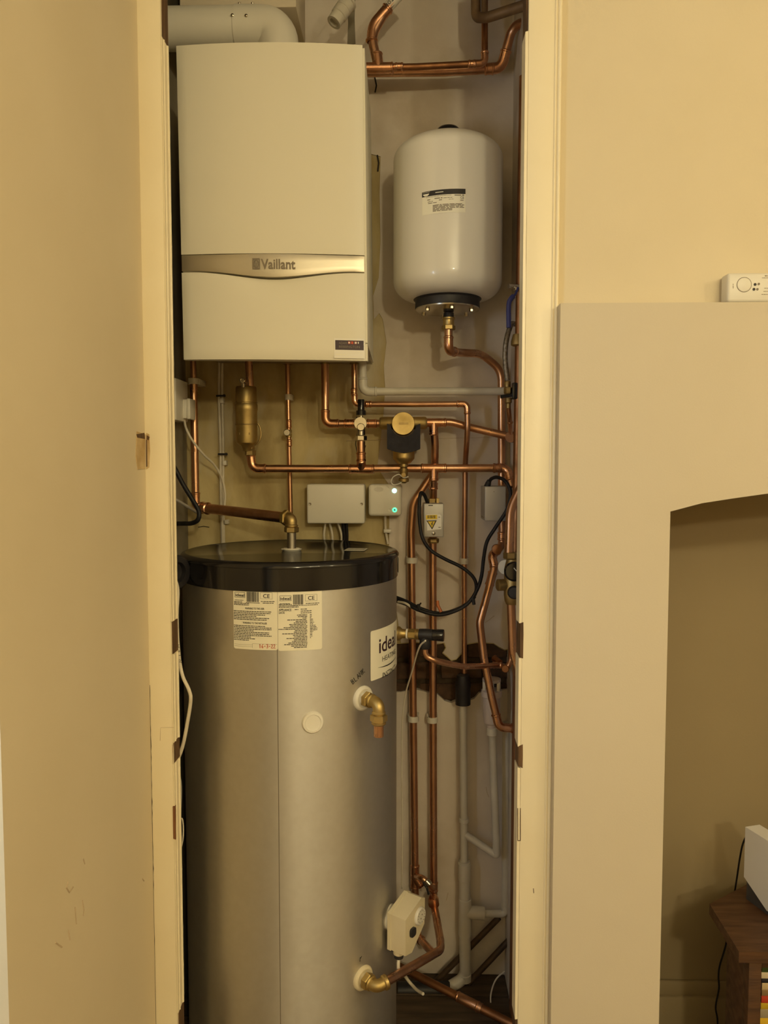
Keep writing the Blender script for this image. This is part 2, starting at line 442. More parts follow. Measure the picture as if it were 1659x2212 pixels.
# ---- cupboard shell
wb = thing('wall_back', '', '', (0, 0, 0)); del wb['label']; del wb['category']; struct(wb)
bm = NB(); box(bm, (XLC - .1, YW + .02, -.06), (XRC + .12, YW + .1, 3.2)); obj('masonry', bm, M['dirt'], wb)
def slab(px, y0, y1):                                       # polygon in pixels on the back wall, extruded back to the masonry
    return [at(x, y, y0) for x, y in px], (0, y1 - y0, 0)
bm = NB()                                                   # old render left of the skim coat, in one sheet behind it
pl = [(330, -200), (1180, -200), (1180, 1300), (1180, 1388), (1090, 1405), (1078, 1399), (1066, 1391), (1030, 1389), (1008, 1393), (998, 1412), (986, 1425), (975, 1428),
      (966, 1420), (955, 1411), (962, 1400), (958, 1390), (940, 1393), (900, 1389), (866, 1391), (700, 1391), (330, 1391)]
p, v = slab(pl, YW + .003, YW + .022); prism(bm, p, v); obj('old_plaster', bm, M['render'], wb)
bm = NB()
pl = [(645, -200), (1180, -200), (1180, 1386), (1090, 1403), (1078, 1397), (1066, 1389), (1030, 1387), (1006, 1391), (996, 1411), (986, 1423), (975, 1426),
      (967, 1418), (957, 1410), (964, 1399), (960, 1388), (940, 1391), (900, 1387), (866, 1389), (840, 1200), (842, 1050), (815, 1010), (828, 900), (832, 838), (829, 790), (835, 740), (827, 690),
      (819, 676), (808, 690), (806, 640), (818, 600), (822, 520), (820, 420), (822, 338), (800, 332), (796, 322), (798, 220), (790, 130), (640, 120)]
p, v = slab(pl, YW, YW + .006); prism(bm, p, v); obj('skim_coat', bm, M['plaster'], wb)
bm = NB()
pl = [(330, 1488), (700, 1492), (866, 1495), (880, 1492), (900, 1490), (925, 1496), (945, 1500), (960, 1514), (975, 1519), (990, 1511), (1008, 1516), (1025, 1509), (1035, 1497),
      (1060, 1495), (1090, 1490), (1180, 1488), (1180, 2250), (330, 2250)]
p, v = slab(pl, YW, YW + .022); prism(bm, p, v); obj('skim_coat', bm, M['plaster'], wb)
bm = NB(); pl = [(748, -20), (768, -20), (766, 40), (768, 95), (750, 98), (752, 50)]   # dark chase cut beside the flue
p, v = slab(pl, YW - .0006, YW + .002); prism(bm, p, v); obj('chase', bm, M['side'], wb)
bm = NB()
for pts in ([(812, 150), (809, 165), (813, 185), (810, 200)], [(815, 335), (818, 352), (816, 370)]):
    sweep(bm, [at(x, y, YW) for x, y in pts], .0022, 5)
for pts in ([(428, 1139), (440, 1137), (452, 1139)], [(790, 962), (786, 975), (790, 988)], [(770, 900), (772, 930), (768, 960), (773, 985)]):
    sweep(bm, [at(x, y, YW + .003) for x, y in pts], .0012, 5)
obj('plaster_crack', bm, M['groove'], wb)
bm = NB()
sweep(bm, [at(x, y, YW) for x, y in ((1048, 1345), (1058, 1338), (1068, 1330))], .0008, 5); sweep(bm, [at(x, y, YW) for x, y in ((968, 1928), (966, 1937), (964, 1945))], .0009, 5)
sweep(bm, [at(x, y, YW) for x, y in ((1050, 1700), (1052, 1712), (1056, 1722))], .0007, 5); sweep(bm, [at(x, y, YW) for x, y in ((748, 952), (850, 950), (1000, 946), (1070, 944))], .0005, 4)
obj('pencil_line', bm, M['scuff'], wb)
h0 = at(950, 1420, YW + .02).z                              # bricks showing through the hole
bx = at(868, 1420, YW + .02).x
for row in range(3):
    zc = at(950, 1402 + row * 45, YW + .02).z
    for k in range(3):
        x0 = bx - .08 + k * .135 + (row % 2) * .06
        bm = NB(); box(bm, (x0, YW + .008 + random.uniform(0, .005), zc - .024), (x0 + .118, YW + .03, zc + .024), .004, seg=1)
        for vv in bm.verts: vv.co += V((random.uniform(-.002, .002), random.uniform(-.002, .002), random.uniform(-.002, .002)))
        obj('brick', bm, M['brick'], wb)
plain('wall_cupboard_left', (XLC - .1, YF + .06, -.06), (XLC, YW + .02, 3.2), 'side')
wr = plain('wall_cupboard_right', (XRC, YF + .06, -.06), (XRC + .1, YW + .02, 3.2), 'plaster')
bm = NB()                                                   # proud plaster at the corner, torn off at its top
def onright(px, py, x):
    d = RM @ V(((px - 829.5) / F, (1106 - py) / F, -1)); return V(cam.location) + d * (x / d.x)
pl = [(1102, 1545), (1105, 1533), (1108, 1537), (1112, 1531), (1114, 1545), (1113, 2126), (1101, 2132)]
prism(bm, [onright(x, y, XRC - .004) for x, y in pl], (.006, 0, 0)); obj('plaster_edge', bm, M['wplast'], wr)
bm = NB(); p = onright(1118, 1450, XRC); q = onright(1112, 1450, XRC)
box(bm, (XRC - .006, min(p.y, q.y), -.05), (XRC + .001, max(p.y, q.y), p.z), .001); obj('batten', bm, M['woodred'], wr)
plain('ceiling_cupboard', (XLC, YF + .1, 3.1), (XRC, YW, 3.16), 'ceil')
bm = NB(); a = at(388, 19, 2.02); b = at(640, 20, 2.02)
box(bm, (a.x, 2.02, a.z), (b.x, YW + .001, 3.1), .003); struct(obj('trim_4', bm, M['breast']))
fl = thing('floor_cupboard', '', '', (0, 0, 0)); del fl['label']; del fl['category']; struct(fl)
bm = NB(); box(bm, (XLC, YF, -.06), (XRC, YW, -.022)); obj('subfloor', bm, M['dirt'], fl)
for k in range(6):
    y0 = YF + .005 + k * .1
    bm = NB(); box(bm, (XLC + .001, y0, -.022), (XRC - .001, min(y0 + .095, YW - .001), -.003 + random.uniform(-.002, .002)), .002, seg=1)
    obj('floorboard', bm, M['board'], fl)

# ---- door frame: two posts, each with a stop bead broken away where hinges and bolts sat
def ragged(bm, x0, x1, y0, y1, z0, z1, j=.003):
    n = max(2, int((z1 - z0) / .02)); rows = []
    for i in range(n + 1):
        z = z0 + (z1 - z0) * i / n; e = 1 if i in (0, n) else 0
        rows.append([bm.verts.new((x + random.uniform(-j, j) * .12 * (k in (1, 2)), y, z + random.uniform(-j, j) * e)) for k, (x, y) in enumerate(((x0, y0), (x1, y0), (x1, y1), (x0, y1)))])
    for A, B in zip(rows, rows[1:]):
        for k in range(4): bm.faces.new((A[k], A[(k + 1) % 4], B[(k + 1) % 4], B[k]))
    bm.faces.new(rows[0][::-1]); bm.faces.new(rows[-1])
gaps = [(-60, 74), (1345, 1418), (1608, 1654), (1745, 1816), (2194, 2260)]
ZTOP = CEIL
def zof(py): return at(700, py, YF).z
# left post
xl0, xl1, xl2 = XL - .001, at(364.5, 1106, YF).x, at(376.5, 1106, YF + .02).x
tl = thing('trim_1', '', '', (xl1, YF, 0)); del tl['label']; del tl['category']; struct(tl)
bm = NB(); box(bm, (xl0, YF, 0), (xl1, YF + .05, ZTOP), .0015); obj('post', bm, M['gloss'], tl)
bm = NB(); box(bm, (xl1, YF + .008, 0), (xl2 - .004, YF + .045, ZTOP)); obj('bare_wood', bm, M['wood'], tl, 'dark bare wood under the broken stop bead')
edges = [(74, 1345), (1418, 1608), (1654, 2194)]
for a, b in edges:
    bm = NB(); ragged(bm, xl1 + .0002, xl2 - .0035, YF + .0005, YF + .046, zof(b), zof(a), .002)
    lathe(bm, [(0, 0), (.0026, .0), (.0026, zof(a) - zof(b)), (0, zof(a) - zof(b))], (xl2 - .004, YF + .012, zof(b)), Z, 8)
    lathe(bm, [(0, 0), (.0036, .0), (.0036, zof(a) - zof(b)), (0, zof(a) - zof(b))], (xl2 - .0042, YF + .036, zof(b)), Z, 8)
    obj('stop_bead', bm, M['gloss'], tl)
bm = NB(); z0 = zof(1654); ragged(bm, xl1 - .004, xl2 - .006, YF + .0002, YF + .006, zof(1652), zof(1612), .006); obj('chipped_edge', bm, M['woodred'], tl, 'splintered red-brown patch of bare wood')
bm = NB(); ragged(bm, xl2 - .0075, xl2 - .0025, YF - .0012, YF + .004, zof(1816), zof(1745), .002); obj('hinge_mortice', bm, M['woodred'], tl)
bm = NB(); sweep(bm, [at(x, y, YF) for x, y in ((346, 1600), (347, 1572), (376, 1571))], .0005, 4); obj('pencil_line', bm, M['scuff'], tl)
# chiselled latch recess across the corner of wall and frame
bm = NB(); pl = [(316, 935), (322, 938), (324, 975), (322, 1010), (316, 1014)]; prism(bm, [at(x, y, YF - .0012) for x, y in pl], (0, .002, 0))
pl = [(314, 938), (296, 932), (294, 985), (298, 1014), (314, 1013)]; prism(bm, [onleft(x, y, .0012) for x, y in pl], (-.002, 0, 0)); obj('latch_recess', bm, M['putty'], tl, 'chiselled latch recess with torn filler')
bm = NB(); pl = [(317, 940), (323, 944), (321, 951), (316.5, 949)]; prism(bm, [at(x, y, YF - .002) for x, y in pl], (0, .0012, 0))
pl = [(312, 935), (296, 938), (297, 945), (313, 948)]; prism(bm, [onleft(x, y, .002) for x, y in pl], (-.0012, 0, 0))
sweep(bm, [at(x, y, YF - .0015) for x, y in ((316.6, 950), (316.8, 975), (317.2, 1008))], .0011, 5); obj('latch_hole', bm, M['wood'], tl)
# right post
xr0, xr1, xr2 = at(1121, 1106, YF + .02).x, at(1130.5, 1106, YF).x, at(1199, 1106, YF).x
tr = thing('trim_2', '', '', (xr1, YF, 0)); del tr['label']; del tr['category']; struct(tr)
bm = NB(); box(bm, (xr1, YF, 0), (xr2, YF + .05, ZTOP), .0015); obj('post', bm, M['gloss'], tr)
bm = NB(); box(bm, (xr0 + .002, YF + .008, 0), (xr1, YF + .05, ZTOP)); obj('bare_wood', bm, M['wood'], tr, 'dark bare wood under the broken stop bead')
for a, b in edges:
    bm = NB(); ragged(bm, xr0, xr1 - .0002, YF + .0005, YF + .046, zof(b), zof(a), .002); obj('stop_bead', bm, M['gloss'], tr)
bm = NB(); ragged(bm, xr0 + .001, xr1 + .004, YF - .0004, YF + .004, zof(1652), zof(1605), .006); obj('chipped_edge', bm, M['wood'], tr)
bm = NB(); ragged(bm, xr0 + .002, xr1 + .003, YF - .0003, YF + .004, zof(1417), zof(1344), .003); obj('hinge_mortice', bm, M['wood'], tr, 'dark hinge mortice cut in cream paint')
bm = NB()
for x in (1118.5, 1124): sweep(bm, [at(x, 1746, YF), at(x, 1816, YF)], .0008, 5)
sweep(bm, [at(1118.5, 1816, YF), at(1124, 1816, YF)], .0008, 5); obj('filled_mortice_line', bm, M['wood'], tr)
bm = NB()
lathe(bm, [(0, 0), (.0045, 0), (.0045, ZTOP), (0, ZTOP)], (xr2 - .003, YF + .0005, 0), Z, 10); lathe(bm, [(0, 0), (.0025, 0), (.0025, ZTOP), (0, ZTOP)], (xr2 - .011, YF, 0), Z, 8)
obj('edge_moulding', bm, M['gloss'], tr)
bm = NB(); sweep(bm, [at(1152, 1919, YF), at(1153, 1929, YF)], .0008, 5); obj('scuff', bm, M['wood'], tr)
plain('trim_5', (XL - .1, YF + .0, 2.8), (xr2, YF + .1, 3.16), 'gloss')

# ---- wall right of the frame, chimney breast with arched alcove
YWR = YF + .012
plain('wall_front', (xr2 - .01, YWR, 1.72), (3.4, YWR + .08, CEIL), 'wall')
ZL = at(1430, 653.5, YB).z                                  # top of the chimney breast
xa0 = at(1441.5, 1400, YB).x; za0 = at(1443, 1105, YB).z; WA = 1.5; RISE = .068
arch = []
for i in range(25):
    t = i / 24; arch.append((xa0 + WA * t, za0 + .006 * min(1, t * 24) + RISE * (1 - (2 * t - 1) ** 2)))
arch[0] = (xa0, za0); arch[-1] = (xa0 + WA, za0)
bm = NB()
outer = [(XBL, 0), (XBL, ZL), (3.4, ZL), (3.4, 0)]
poly = [(XBL, 0), (xa0, 0)] + arch + [(xa0 + WA, 0), (3.4, 0), (3.4, ZL), (XBL, ZL)]
n = len(poly); res = delaunay_2d_cdt([V(p) for p in poly], [(i, (i + 1) % n) for i in range(n)], [], 1, 1e-6)
fv = [bm.verts.new((v.x, YB, v.y)) for v in res[0]]
fcs = [bm.faces.new([fv[i] for i in f]) for f in res[2]]
ex = bmesh.ops.extrude_face_region(bm, geom=fcs)
bmesh.ops.translate(bm, verts=[g for g in ex['geom'] if isinstance(g, bmesh.types.BMVert)], vec=(0, YA - YB, 0))
struct(obj('wall_chimney_breast', bm, M['breast'], smooth=False))
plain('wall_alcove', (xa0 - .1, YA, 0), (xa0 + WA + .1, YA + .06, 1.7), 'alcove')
plain('floor_alcove', (xa0, YB - .3, -.05), (xa0 + WA, YA, .002), 'board')
bm = NB(); zs = at(1500, 2115, YA).z; za = at(1500, 2145, YA).z
box(bm, (xa0, YA - .018, 0), (xa0 + WA, YA, za), .003); box(bm, (xa0, YA - .011, za - .002), (xa0 + WA, YA, zs), .005)
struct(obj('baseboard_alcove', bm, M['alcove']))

# ================================================================== boiler
BY = 1.80
BL, BR, TLc = at(396, 779, BY), at(795.5, 782, BY), at(379.5, 97, BY)
bu, bv = BR - BL, TLc - BL
BW, BH = bu.length, bv.length
def bulge(u): return -.014 * (1 - (2 * u - 1) ** 2)
def B(u, v, d=0): return BL + bu * u + bv * v + V((0, d + bulge(u), 0))
boiler = thing('boiler', 'tall white wall-hung boiler with a silver band across its front', 'boiler', B(.5, 0, .2))
def panel(name, u0, u1, vlo, vhi, m, dfn=lambda u, v: 0, th=.02, nu=36, nv=14, parent=None, soft=.004):
    bm = NB(); G = []; Bk = []
    for j in range(nv + 1):
        ra, rb = [], []
        for i in range(nu + 1):
            u = u0 + (u1 - u0) * i / nu; v = vlo(u) + (vhi(u) - vlo(u)) * (j / nv)
            e = min(1, min(u - u0, u1 - u) * BW / soft, min(v - vlo(u), vhi(u) - v) * BH / soft); k = soft * (1 - math.sqrt(max(0, 1 - (1 - e) ** 2)))
            ra.append(bm.verts.new(B(u, v, dfn(u, v) + k))); rb.append(bm.verts.new(B(u, v, th)))
        G.append(ra); Bk.append(rb)
    for j in range(nv):
        for i in range(nu):
            bm.faces.new((G[j][i], G[j][i + 1], G[j + 1][i + 1], G[j + 1][i])); bm.faces.new((Bk[j][i], Bk[j + 1][i], Bk[j + 1][i + 1], Bk[j][i + 1]))
    for i in range(nu):
        bm.faces.new((G[0][i], Bk[0][i], Bk[0][i + 1], G[0][i + 1])); bm.faces.new((G[nv][i], G[nv][i + 1], Bk[nv][i + 1], Bk[nv][i]))
    for j in range(nv):
        bm.faces.new((G[j][0], G[j + 1][0], Bk[j + 1][0], Bk[j][0])); bm.faces.new((G[j][nu], Bk[j][nu], Bk[j + 1][nu], G[j + 1][nu]))
    return obj(name, bm, M[m], parent or boiler)
def sstep(a, b, x):
    t = max(0, min(1, (x - a) / (b - a))); return t * t * (3 - 2 * t)
def lowedge(u): return .287 - .0225 * sstep(.05, .5, u) * sstep(.95, .5, u)
def vpx(py): return (779 - py) / 682
UR = .985
panel('upper_panel', 0, UR, lambda u: vpx(545.5), lambda u: 1.0, 'enamel')
band = panel('silver_band', .002, UR - .002, lambda u: lowedge(u) + .0025, lambda u: vpx(547.6), 'band', lambda u, v: .002 - .004 * math.exp(-((u - .5) / .2) ** 2), th=.03, nv=6, soft=.0015)
panel('lower_panel', 0, UR, lambda u: .004, lambda u: lowedge(u) - .0022, 'enamel',
      lambda u, v: .010 * math.exp(-((u - .5) / .2) ** 2) * sstep(.10, 0, lowedge(u) - v))
bm = NB()                                                   # casing behind the front panels
LIFT = .044
cs = [B(.003, LIFT / BH, .022), B(.996, LIFT / BH, .022), B(.996, .997, .022), B(.003, .997, .022)]
for c in cs: c.y = BY + .012
prism(bm, cs, (0, .335, 0))
cs = [B(.003, .006, .022), B(.996, .006, .022), B(.996, LIFT / BH + .002, .022), B(.003, LIFT / BH + .002, .022)]
for c in cs: c.y = BY + .012
prism(bm, cs, (0, .022, 0)); obj('casing', bm, M['enamel'], boiler, smooth=False)
bm = NB(); cs = [B(.01, LIFT / BH - .006, 0), B(.99, LIFT / BH - .006, 0), B(.99, LIFT / BH + .004, 0), B(.01, LIFT / BH + .004, 0)]
for c in cs: c.y = BY + .036
prism(bm, cs, (0, .31, 0)); obj('base_tray', bm, M['steel'], boiler, 'grey metal underside tray')
for px, y in ((702, 2.125), (765, 2.12), (621, 2.165)):
    bm = NB(); lathe(bm, [(.0125, 0), (.0125, .014)], at(px, 787, y), (0, 0, 1), 12); obj('tail_nut', bm, M['brass_dull'], boiler)
cx0, cz0 = B(.5, 0).x, 0
def bpx(px, py, d):                                         # point of the boiler front at a pixel
    u = .5; v = .5
    for _ in range(12):
        p = B(u, v, d); q = at(px, py, p.y); dx = q - p
        u += dx.dot(bu) / BW ** 2; v += dx.dot(bv) / BH ** 2
    return u, v
u0, v0 = bpx(563.5, 580, -.004); u1, _ = bpx(638, 580, -.004); _, v1 = bpx(600, 557.5, -.004)
def onb(d): return lambda a, b: B(u0 + a / BW, v0 + b / BH, d)
bm = NB(); text_bm(bm, 'Vaillant', (v1 - v0) * BH * .95, onb(-.0035), fit=(u1 - u0) * BW, bold=.022); obj('lettering', bm, M['logo'], band, 'grey word Vaillant on the silver band')
eu, ev = bpx(545, 581, -.004); eu1, ev1 = bpx(561, 557.5, -.004); ew, eh = (eu1 - eu) * BW, (ev1 - ev) * BH
def one(d): return lambda a, b: B(eu + a / BW, ev + b / BH, d)
bm = NB(); t = ew * .13
f = one(-.0035)
quad(bm, f, 0, 0, ew, t); quad(bm, f, 0, eh - t, ew, eh); quad(bm, f, 0, t, t, eh - t); quad(bm, f, ew - t, t, ew, eh - t)
for sx in (-1, 1):                                          # hare inside an egg shape
    for k in range(8):
        a0, a1 = PI * k / 8 - PI / 2, PI * (k + 1) / 8 - PI / 2
        P = [(ew / 2 + sx * ew * .40 * math.cos(a), eh / 2 + eh * .42 * math.sin(a)) for a in (a0, a1)]; Q = [(ew / 2 + sx * ew * .26 * math.cos(a), eh / 2 + eh * .30 * math.sin(a)) for a in (a0, a1)]
        bm.faces.new([bm.verts.new(f(*q)) for q in (P[0], P[1], Q[1], Q[0])])
    bm.faces.new([bm.verts.new(f(*q)) for q in ((ew / 2 + sx * ew * .03, eh * .45), (ew / 2 + sx * ew * .10, eh * .75), (ew / 2 + sx * ew * .2, eh * .8), (ew / 2 + sx * ew * .16, eh * .45))])
quad(bm, f, ew * .36, eh * .25, ew * .46, eh * .5); quad(bm, f, ew * .54, eh * .25, ew * .64, eh * .5); obj('emblem', bm, M['logo'], band, 'grey square hare emblem')
su, sv = bpx(722, 773.5, 0); su1, sv1 = bpx(787.5, 732, 0); sw, sh = (su1 - su) * BW, (sv1 - sv) * BH
def ons(d): return lambda a, b: B(su + a * sw / BW, sv + b * sh / BH, d)
bm = NB(); quad(bm, ons(-.0006), 0, 0, 1, 1, 6); st = obj('sticker', bm, M['white'], boiler, 'white and black service sticker')
bm = NB(); f = ons(-.001); quad(bm, f, .04, .42, .97, .9, 6); obj('print_block', bm, M['plum'], st)
bm = NB()
small_print(bm, f, .28, .75, .945, .03); small_print(bm, f, .55, .85, .33, .035); small_print(bm, f, .05, .36, .16, .05)
for q in ((.40, .26, .98, .275), (.40, .08, .98, .095), (.40, .08, .412, .275), (.968, .08, .98, .275), (.05, .03, .97, .042)): quad(bm, f, *q)
obj('small_print', bm, M['inkgrey'], st)
f2 = ons(-.0014); bm = NB(); f2m = lambda a, b: ons(-.0014)(.16 + a / sw, .70 + b / sh); text_bm(bm, 'ADAM', .0055, f2m, fit=.26 * sw)
f2m = lambda a, b: ons(-.0014)(.16 + a / sw, .52 + b / sh); text_bm(bm, 'BEBBINGTON', .0055, f2m, fit=.68 * sw); obj('lettering', bm, M['inkgrey'], st)
st.children[-1].data.materials[0] = M['paper']
bm = NB()
for a in (.46, .56, .67): quad(bm, f2, a, .72, a + .075, .85)
obj('red_squares', bm, M['inkred'], st); bm = NB(); quad(bm, f2, .67, .74, .74, .83); quad(bm, f2, .47, .755, .52, .82); quad(bm, f2, .78, .74, .81, .84); obj('white_squares', bm, M['white'], st)

# flue over the boiler
fl_ = thing('flue', 'white round flue duct turning from the boiler top into the left wall', 'flue', at(600, 95, 2.0))
bm = NB(); sweep(bm, fillet([V((XLC + .002, 2.0, at(500, 61, 2.0).z)), at(515, 60.5, 2.0)], .01), .050, 32); obj('duct', bm, M['flue'], fl_)
bm = NB(); sweep(bm, fillet([at(511, 60.5, 2.0), at(600, 62, 2.0), at(601, 128, 2.0)], .075), .0518, 32); obj('elbow', bm, M['flue'], fl_)
for px, py in ((521, 17.5), (549, 17.5), (512, 59), (541, 60)):
    c = at(px, 60.5, 2.0); q = at(px, py, 2.0); dz = max(-1, min(1, (q.z - c.z) / .0518)); d = V((0, -math.sqrt(max(0, 1 - dz * dz)), dz))
    bm = NB(); lathe(bm, [(.0038, 0), (.0038, .002), (.002, .0035), (0, .0037)], c + d * .0518, d, 10); obj('screw', bm, M['chrome'], fl_)

# ================================================================== hot water cylinder
CR = .265; CX = at(630, 1400, 1.91).x; CY = 1.91
def cyl_hit(px, py):
    o = V(cam.location); d = RM @ V(((px - 829.5) / F, (1106 - py) / F, -1))
    ox, oy = o.x - CX, o.y - CY; a = d.x ** 2 + d.y ** 2; b = 2 * (ox * d.x + oy * d.y); c = ox * ox + oy * oy - CR * CR
    D = b * b - 4 * a * c; t = (-b - math.sqrt(max(D, 0))) / (2 * a); p = o + d * t
    return math.atan2(p.x - CX, -(p.y - CY)), p.z
def on_cyl(th, z, h=0): return V((CX + math.sin(th) * (CR + h), CY - math.cos(th) * (CR + h), z))
def nrm(th): return V((math.sin(th), -math.cos(th), 0))
cyl = thing('hot_water_cylinder', 'silver hot water cylinder with a glossy black lid under the boiler', 'water tank', (CX, CY, 0))
zt = at(630, 1186.5, CY).z; zb = at(398, 1246, 1.87).z
bm = NB(); lathe(bm, [(CR - .02, 0), (CR, .012), (CR, zb + .01)], (CX, CY, 0), Z, 96); obj('body', bm, M['silver'], cyl)
bm = NB(); h = zt - zb
lathe(bm, [(CR - .002, 0), (CR + .0025, .001), (CR + .003, h - .014), (CR + .0055, h - .013), (CR + .0055, h - .009), (CR + .001, h - .003), (CR - .008, h), (CR - .016, h - .003), (0, h - .003)], (CX, CY, zb), Z, 96)
lid = obj('lid', bm, M['black'], cyl, 'glossy black domed-edge lid')
bm = NB(); th = cyl_hit(600, 1500)[0]
for a, b in ((-.0008, .0008),):
    vs = [bm.verts.new(on_cyl(th + q / CR, z, .0004)) for q, z in ((a, .01), (b, .01), (b, zb), (a, zb))]; bm.faces.new(vs)
obj('seam', bm, M['seam'], cyl)
bm = NB(); q = [at(750, 1183, CY - .05), at(790, 1183, CY - .05)]
zz = zt - .0022; u = V((1, -.12, 0)).normalized(); w = V((.12, 1, 0)).normalized(); c = V((at(770, 1185, 1.95).x, 1.93, zz))
vs = [bm.verts.new(c + u * a * .026 + w * b * .03) for a, b in ((-1, -1), (1, -1), (1, 1), (-1, 1))]; bm.faces.new(vs); lb = obj('lid_label', bm, M['paper'], lid)
bm = NB()
for k in range(12): 
    a = -.9 + k * .15; vs = [bm.verts.new(c + u * x * .026 + w * y * .03 + V((0, 0, .0005))) for x, y in ((a, -.6), (a + random.uniform(.04, .1), -.6), (a + .07, .7), (a, .7))]; bm.faces.new(vs)
lb_ = obj('lid_barcode', bm, M['inkgrey'], lid)
bm = NB(); t1, z1 = cyl_hit(857, 1235); fn = lambda a, b: on_cyl(t1 + a / CR, z1 + b, .0045); quad(bm, fn, 0, -.004, .04, .034, 8); obj('lid_label', bm, M['paper'], lid)

def cyl_label(name, pxl, pyt, pyb, pxr, label, zshift=0):
    tl_, ztop = cyl_hit(pxl, pyt); _, zbot = cyl_hit(pxl, pyb); tr_ = cyl_hit(pxr, pyt)[0]
    w = (tr_ - tl_) * CR; hh = ztop - zbot; fn = lambda h: (lambda a, b: on_cyl(tl_ + a / CR, zbot + b, h)); r = .004
    bm = NB(); n = 18
    for i in range(n):                                       # rounded corners
        def inset(x):
            e = min(x, w - x); return 0 if e > r else r - math.sqrt(max(0, r * r - (r - e) ** 2))
        a, b = w * i / n, w * (i + 1) / n
        if i == 0: cuts = [0, .0012, .004, b]
        elif i == n - 1: cuts = [a, w - .004, w - .0012, w]
        else: cuts = [a, b]
        for p, q in zip(cuts, cuts[1:]):
            bm.faces.new([bm.verts.new(fn(.0006)(*k)) for k in ((p, inset(p)), (q, inset(q)), (q, hh - inset(q)), (p, hh - inset(p)))])
    bmesh.ops.remove_doubles(bm, verts=bm.verts[:], dist=1e-5)
    return obj(name, bm, M['paper'], cyl, label), w, hh, fn(.0011)
def common(o, w, hh, f, y0, blue):
    bm = NB(); t = .0007
    a, b, c, d = .004, hh - y0 - .0115, .029, hh - y0
    for q in ((a, b, c, b + t), (a, d - t, c, d), (a, b, a + t, d), (c - t, b, c, d)): quad(bm, f, *q, 3)
    text_bm(bm, 'ideal', .0062, lambda u, v: f(a + .0018 + u, b + .0025 + v), fit=.0215, bold=.02)
    x = w - .037
    for q in ((x, hh - y0 - .013, x + .026, hh - y0 - .0126), (x, hh - y0 + .0008, x + .026, hh - y0 + .0012), (x, hh - y0 - .013, x + .0004, hh - y0 + .001), (x + .0256, hh - y0 - .013, x + .026, hh - y0 + .001)): quad(bm, f, *q, 3)
    text_bm(bm, 'CE', .0085, lambda u, v: f(x + .006 + u, hh - y0 - .0105 + v), fit=.0145, bold=.012)
    small_print(bm, f, w - .036, w - .005, hh - y0 - .019, .0014); small_print(bm, f, w - .032, w - .008, hh - y0 - .0225, .0014)
    small_print(bm, f, .004, .026, hh - y0 - .018, .0012)
    obj('lettering', bm, M['ink'], o)
    bm = NB(); bx = .033; k = 0
    bmb = NB()
    while k < min(.034, w - .041 - bx):
        ww = random.choice((.0005, .0008, .0012, .0018)); tgt = bmb if (blue and .020 < k < .028) else bm
        quad(tgt, f, bx + k, hh - y0 - .020, bx + k + ww, hh - y0 + .002); k += ww + random.choice((.0004, .0006, .0009))
    small_print(bm, f, bx - .002, bx + .030, hh - y0 - .0225, .0012)
    obj('barcode', bm, M['ink'], o); obj('barcode', bmb, M['inkblue'], o) if blue else bmb.free()
o, w, hh, f = cyl_label('warning_label', 504, 1267.5, 1400, 599, 'paper warning label printed with a barcode and a red handwritten date')
common(o, w, hh, f, .011, False)
bm = NB()
for v, n in ((.033, .022), (.036, .040), (.039, .038)): small_print(bm, f, .002, n, hh - v, .0015)
text_bm(bm, 'WARNING TO THE USER', .0042, lambda u, v: f(w / 2 + u, hh - .0475 + v), fit=.044, align='CENTER', bold=.02)
for i, n in enumerate((.1, .098, .085, .062, .096, .088)): small_print(bm, f, .001, n * w / .115, hh - .053 - i * .0036, .0016)
text_bm(bm, 'WARNING TO THE INSTALLER', .0042, lambda u, v: f(w / 2 + u, hh - .0795 + v), fit=.055, align='CENTER', bold=.02)
for i, n in enumerate((.084, .1, .1, .055, .094, .094, .1, .048, .058, .042)): small_print(bm, f, .001, n * w / .115, hh - .085 - i * .0035, .0016)
for q in ((.045, hh - .123, .1, hh - .1227), (.002, hh - .126, .045, hh - .1257), (.002, hh - .130, .045, hh - .1297), (.045, .004, .0453, hh - .123)): quad(bm, f, *q, 4)
obj('small_print', bm, M['ink'], o)
bm = NB(); scribble(bm, '16-3-22', .0085, lambda u, v: f(w * .60 + u, .0045 + v), .0007, 1.0, .62); obj('handwriting', bm, M['inkred'], o, 'red handwritten date')
o, w, hh, f = cyl_label('data_label', 600, 1271, 1406, 695, 'paper appliance data label with a barcode and a table')
common(o, w, hh, f, .016, True)
bm = NB()
for v, n in ((.036, .03), (.039, .045), (.042, .045)): small_print(bm, f, .002, n, hh - v, .0015)
text_bm(bm, 'APPLIANCE', .005, lambda u, v: f(.002 + u, hh - .0495 + v), fit=.027, bold=.02); text_bm(bm, 'DATA', .005, lambda u, v: f(.002 + u, hh - .0555 + v), fit=.0125, bold=.02)
small_print(bm, f, .036, .044, hh - .0475, .0015)
for i, (a, b) in enumerate(((.049, .064), (.049, .074), (.049, .074))): small_print(bm, f, a, b, hh - .047 - i * .0042, .0015)
L1 = (.041, .043, .053, .02, .038, .034, .024, .026, .012, .001, .036, .034, .009, .032, .034, .018, .034, .030, .022, .013, .028, .034)
for i, a in enumerate(L1):
    small_print(bm, f, a, .063, hh - .060 - i * .00338, .0016)
    if i < 16: small_print(bm, f, .069, .069 + (.004, .004, .004, .008, .007, .009, .007, .014, .016, .0165, .016, .007, .005, .005, .005, .003)[i], hh - .060 - i * .00338, .0015)
obj('small_print', bm, M['ink'], o)
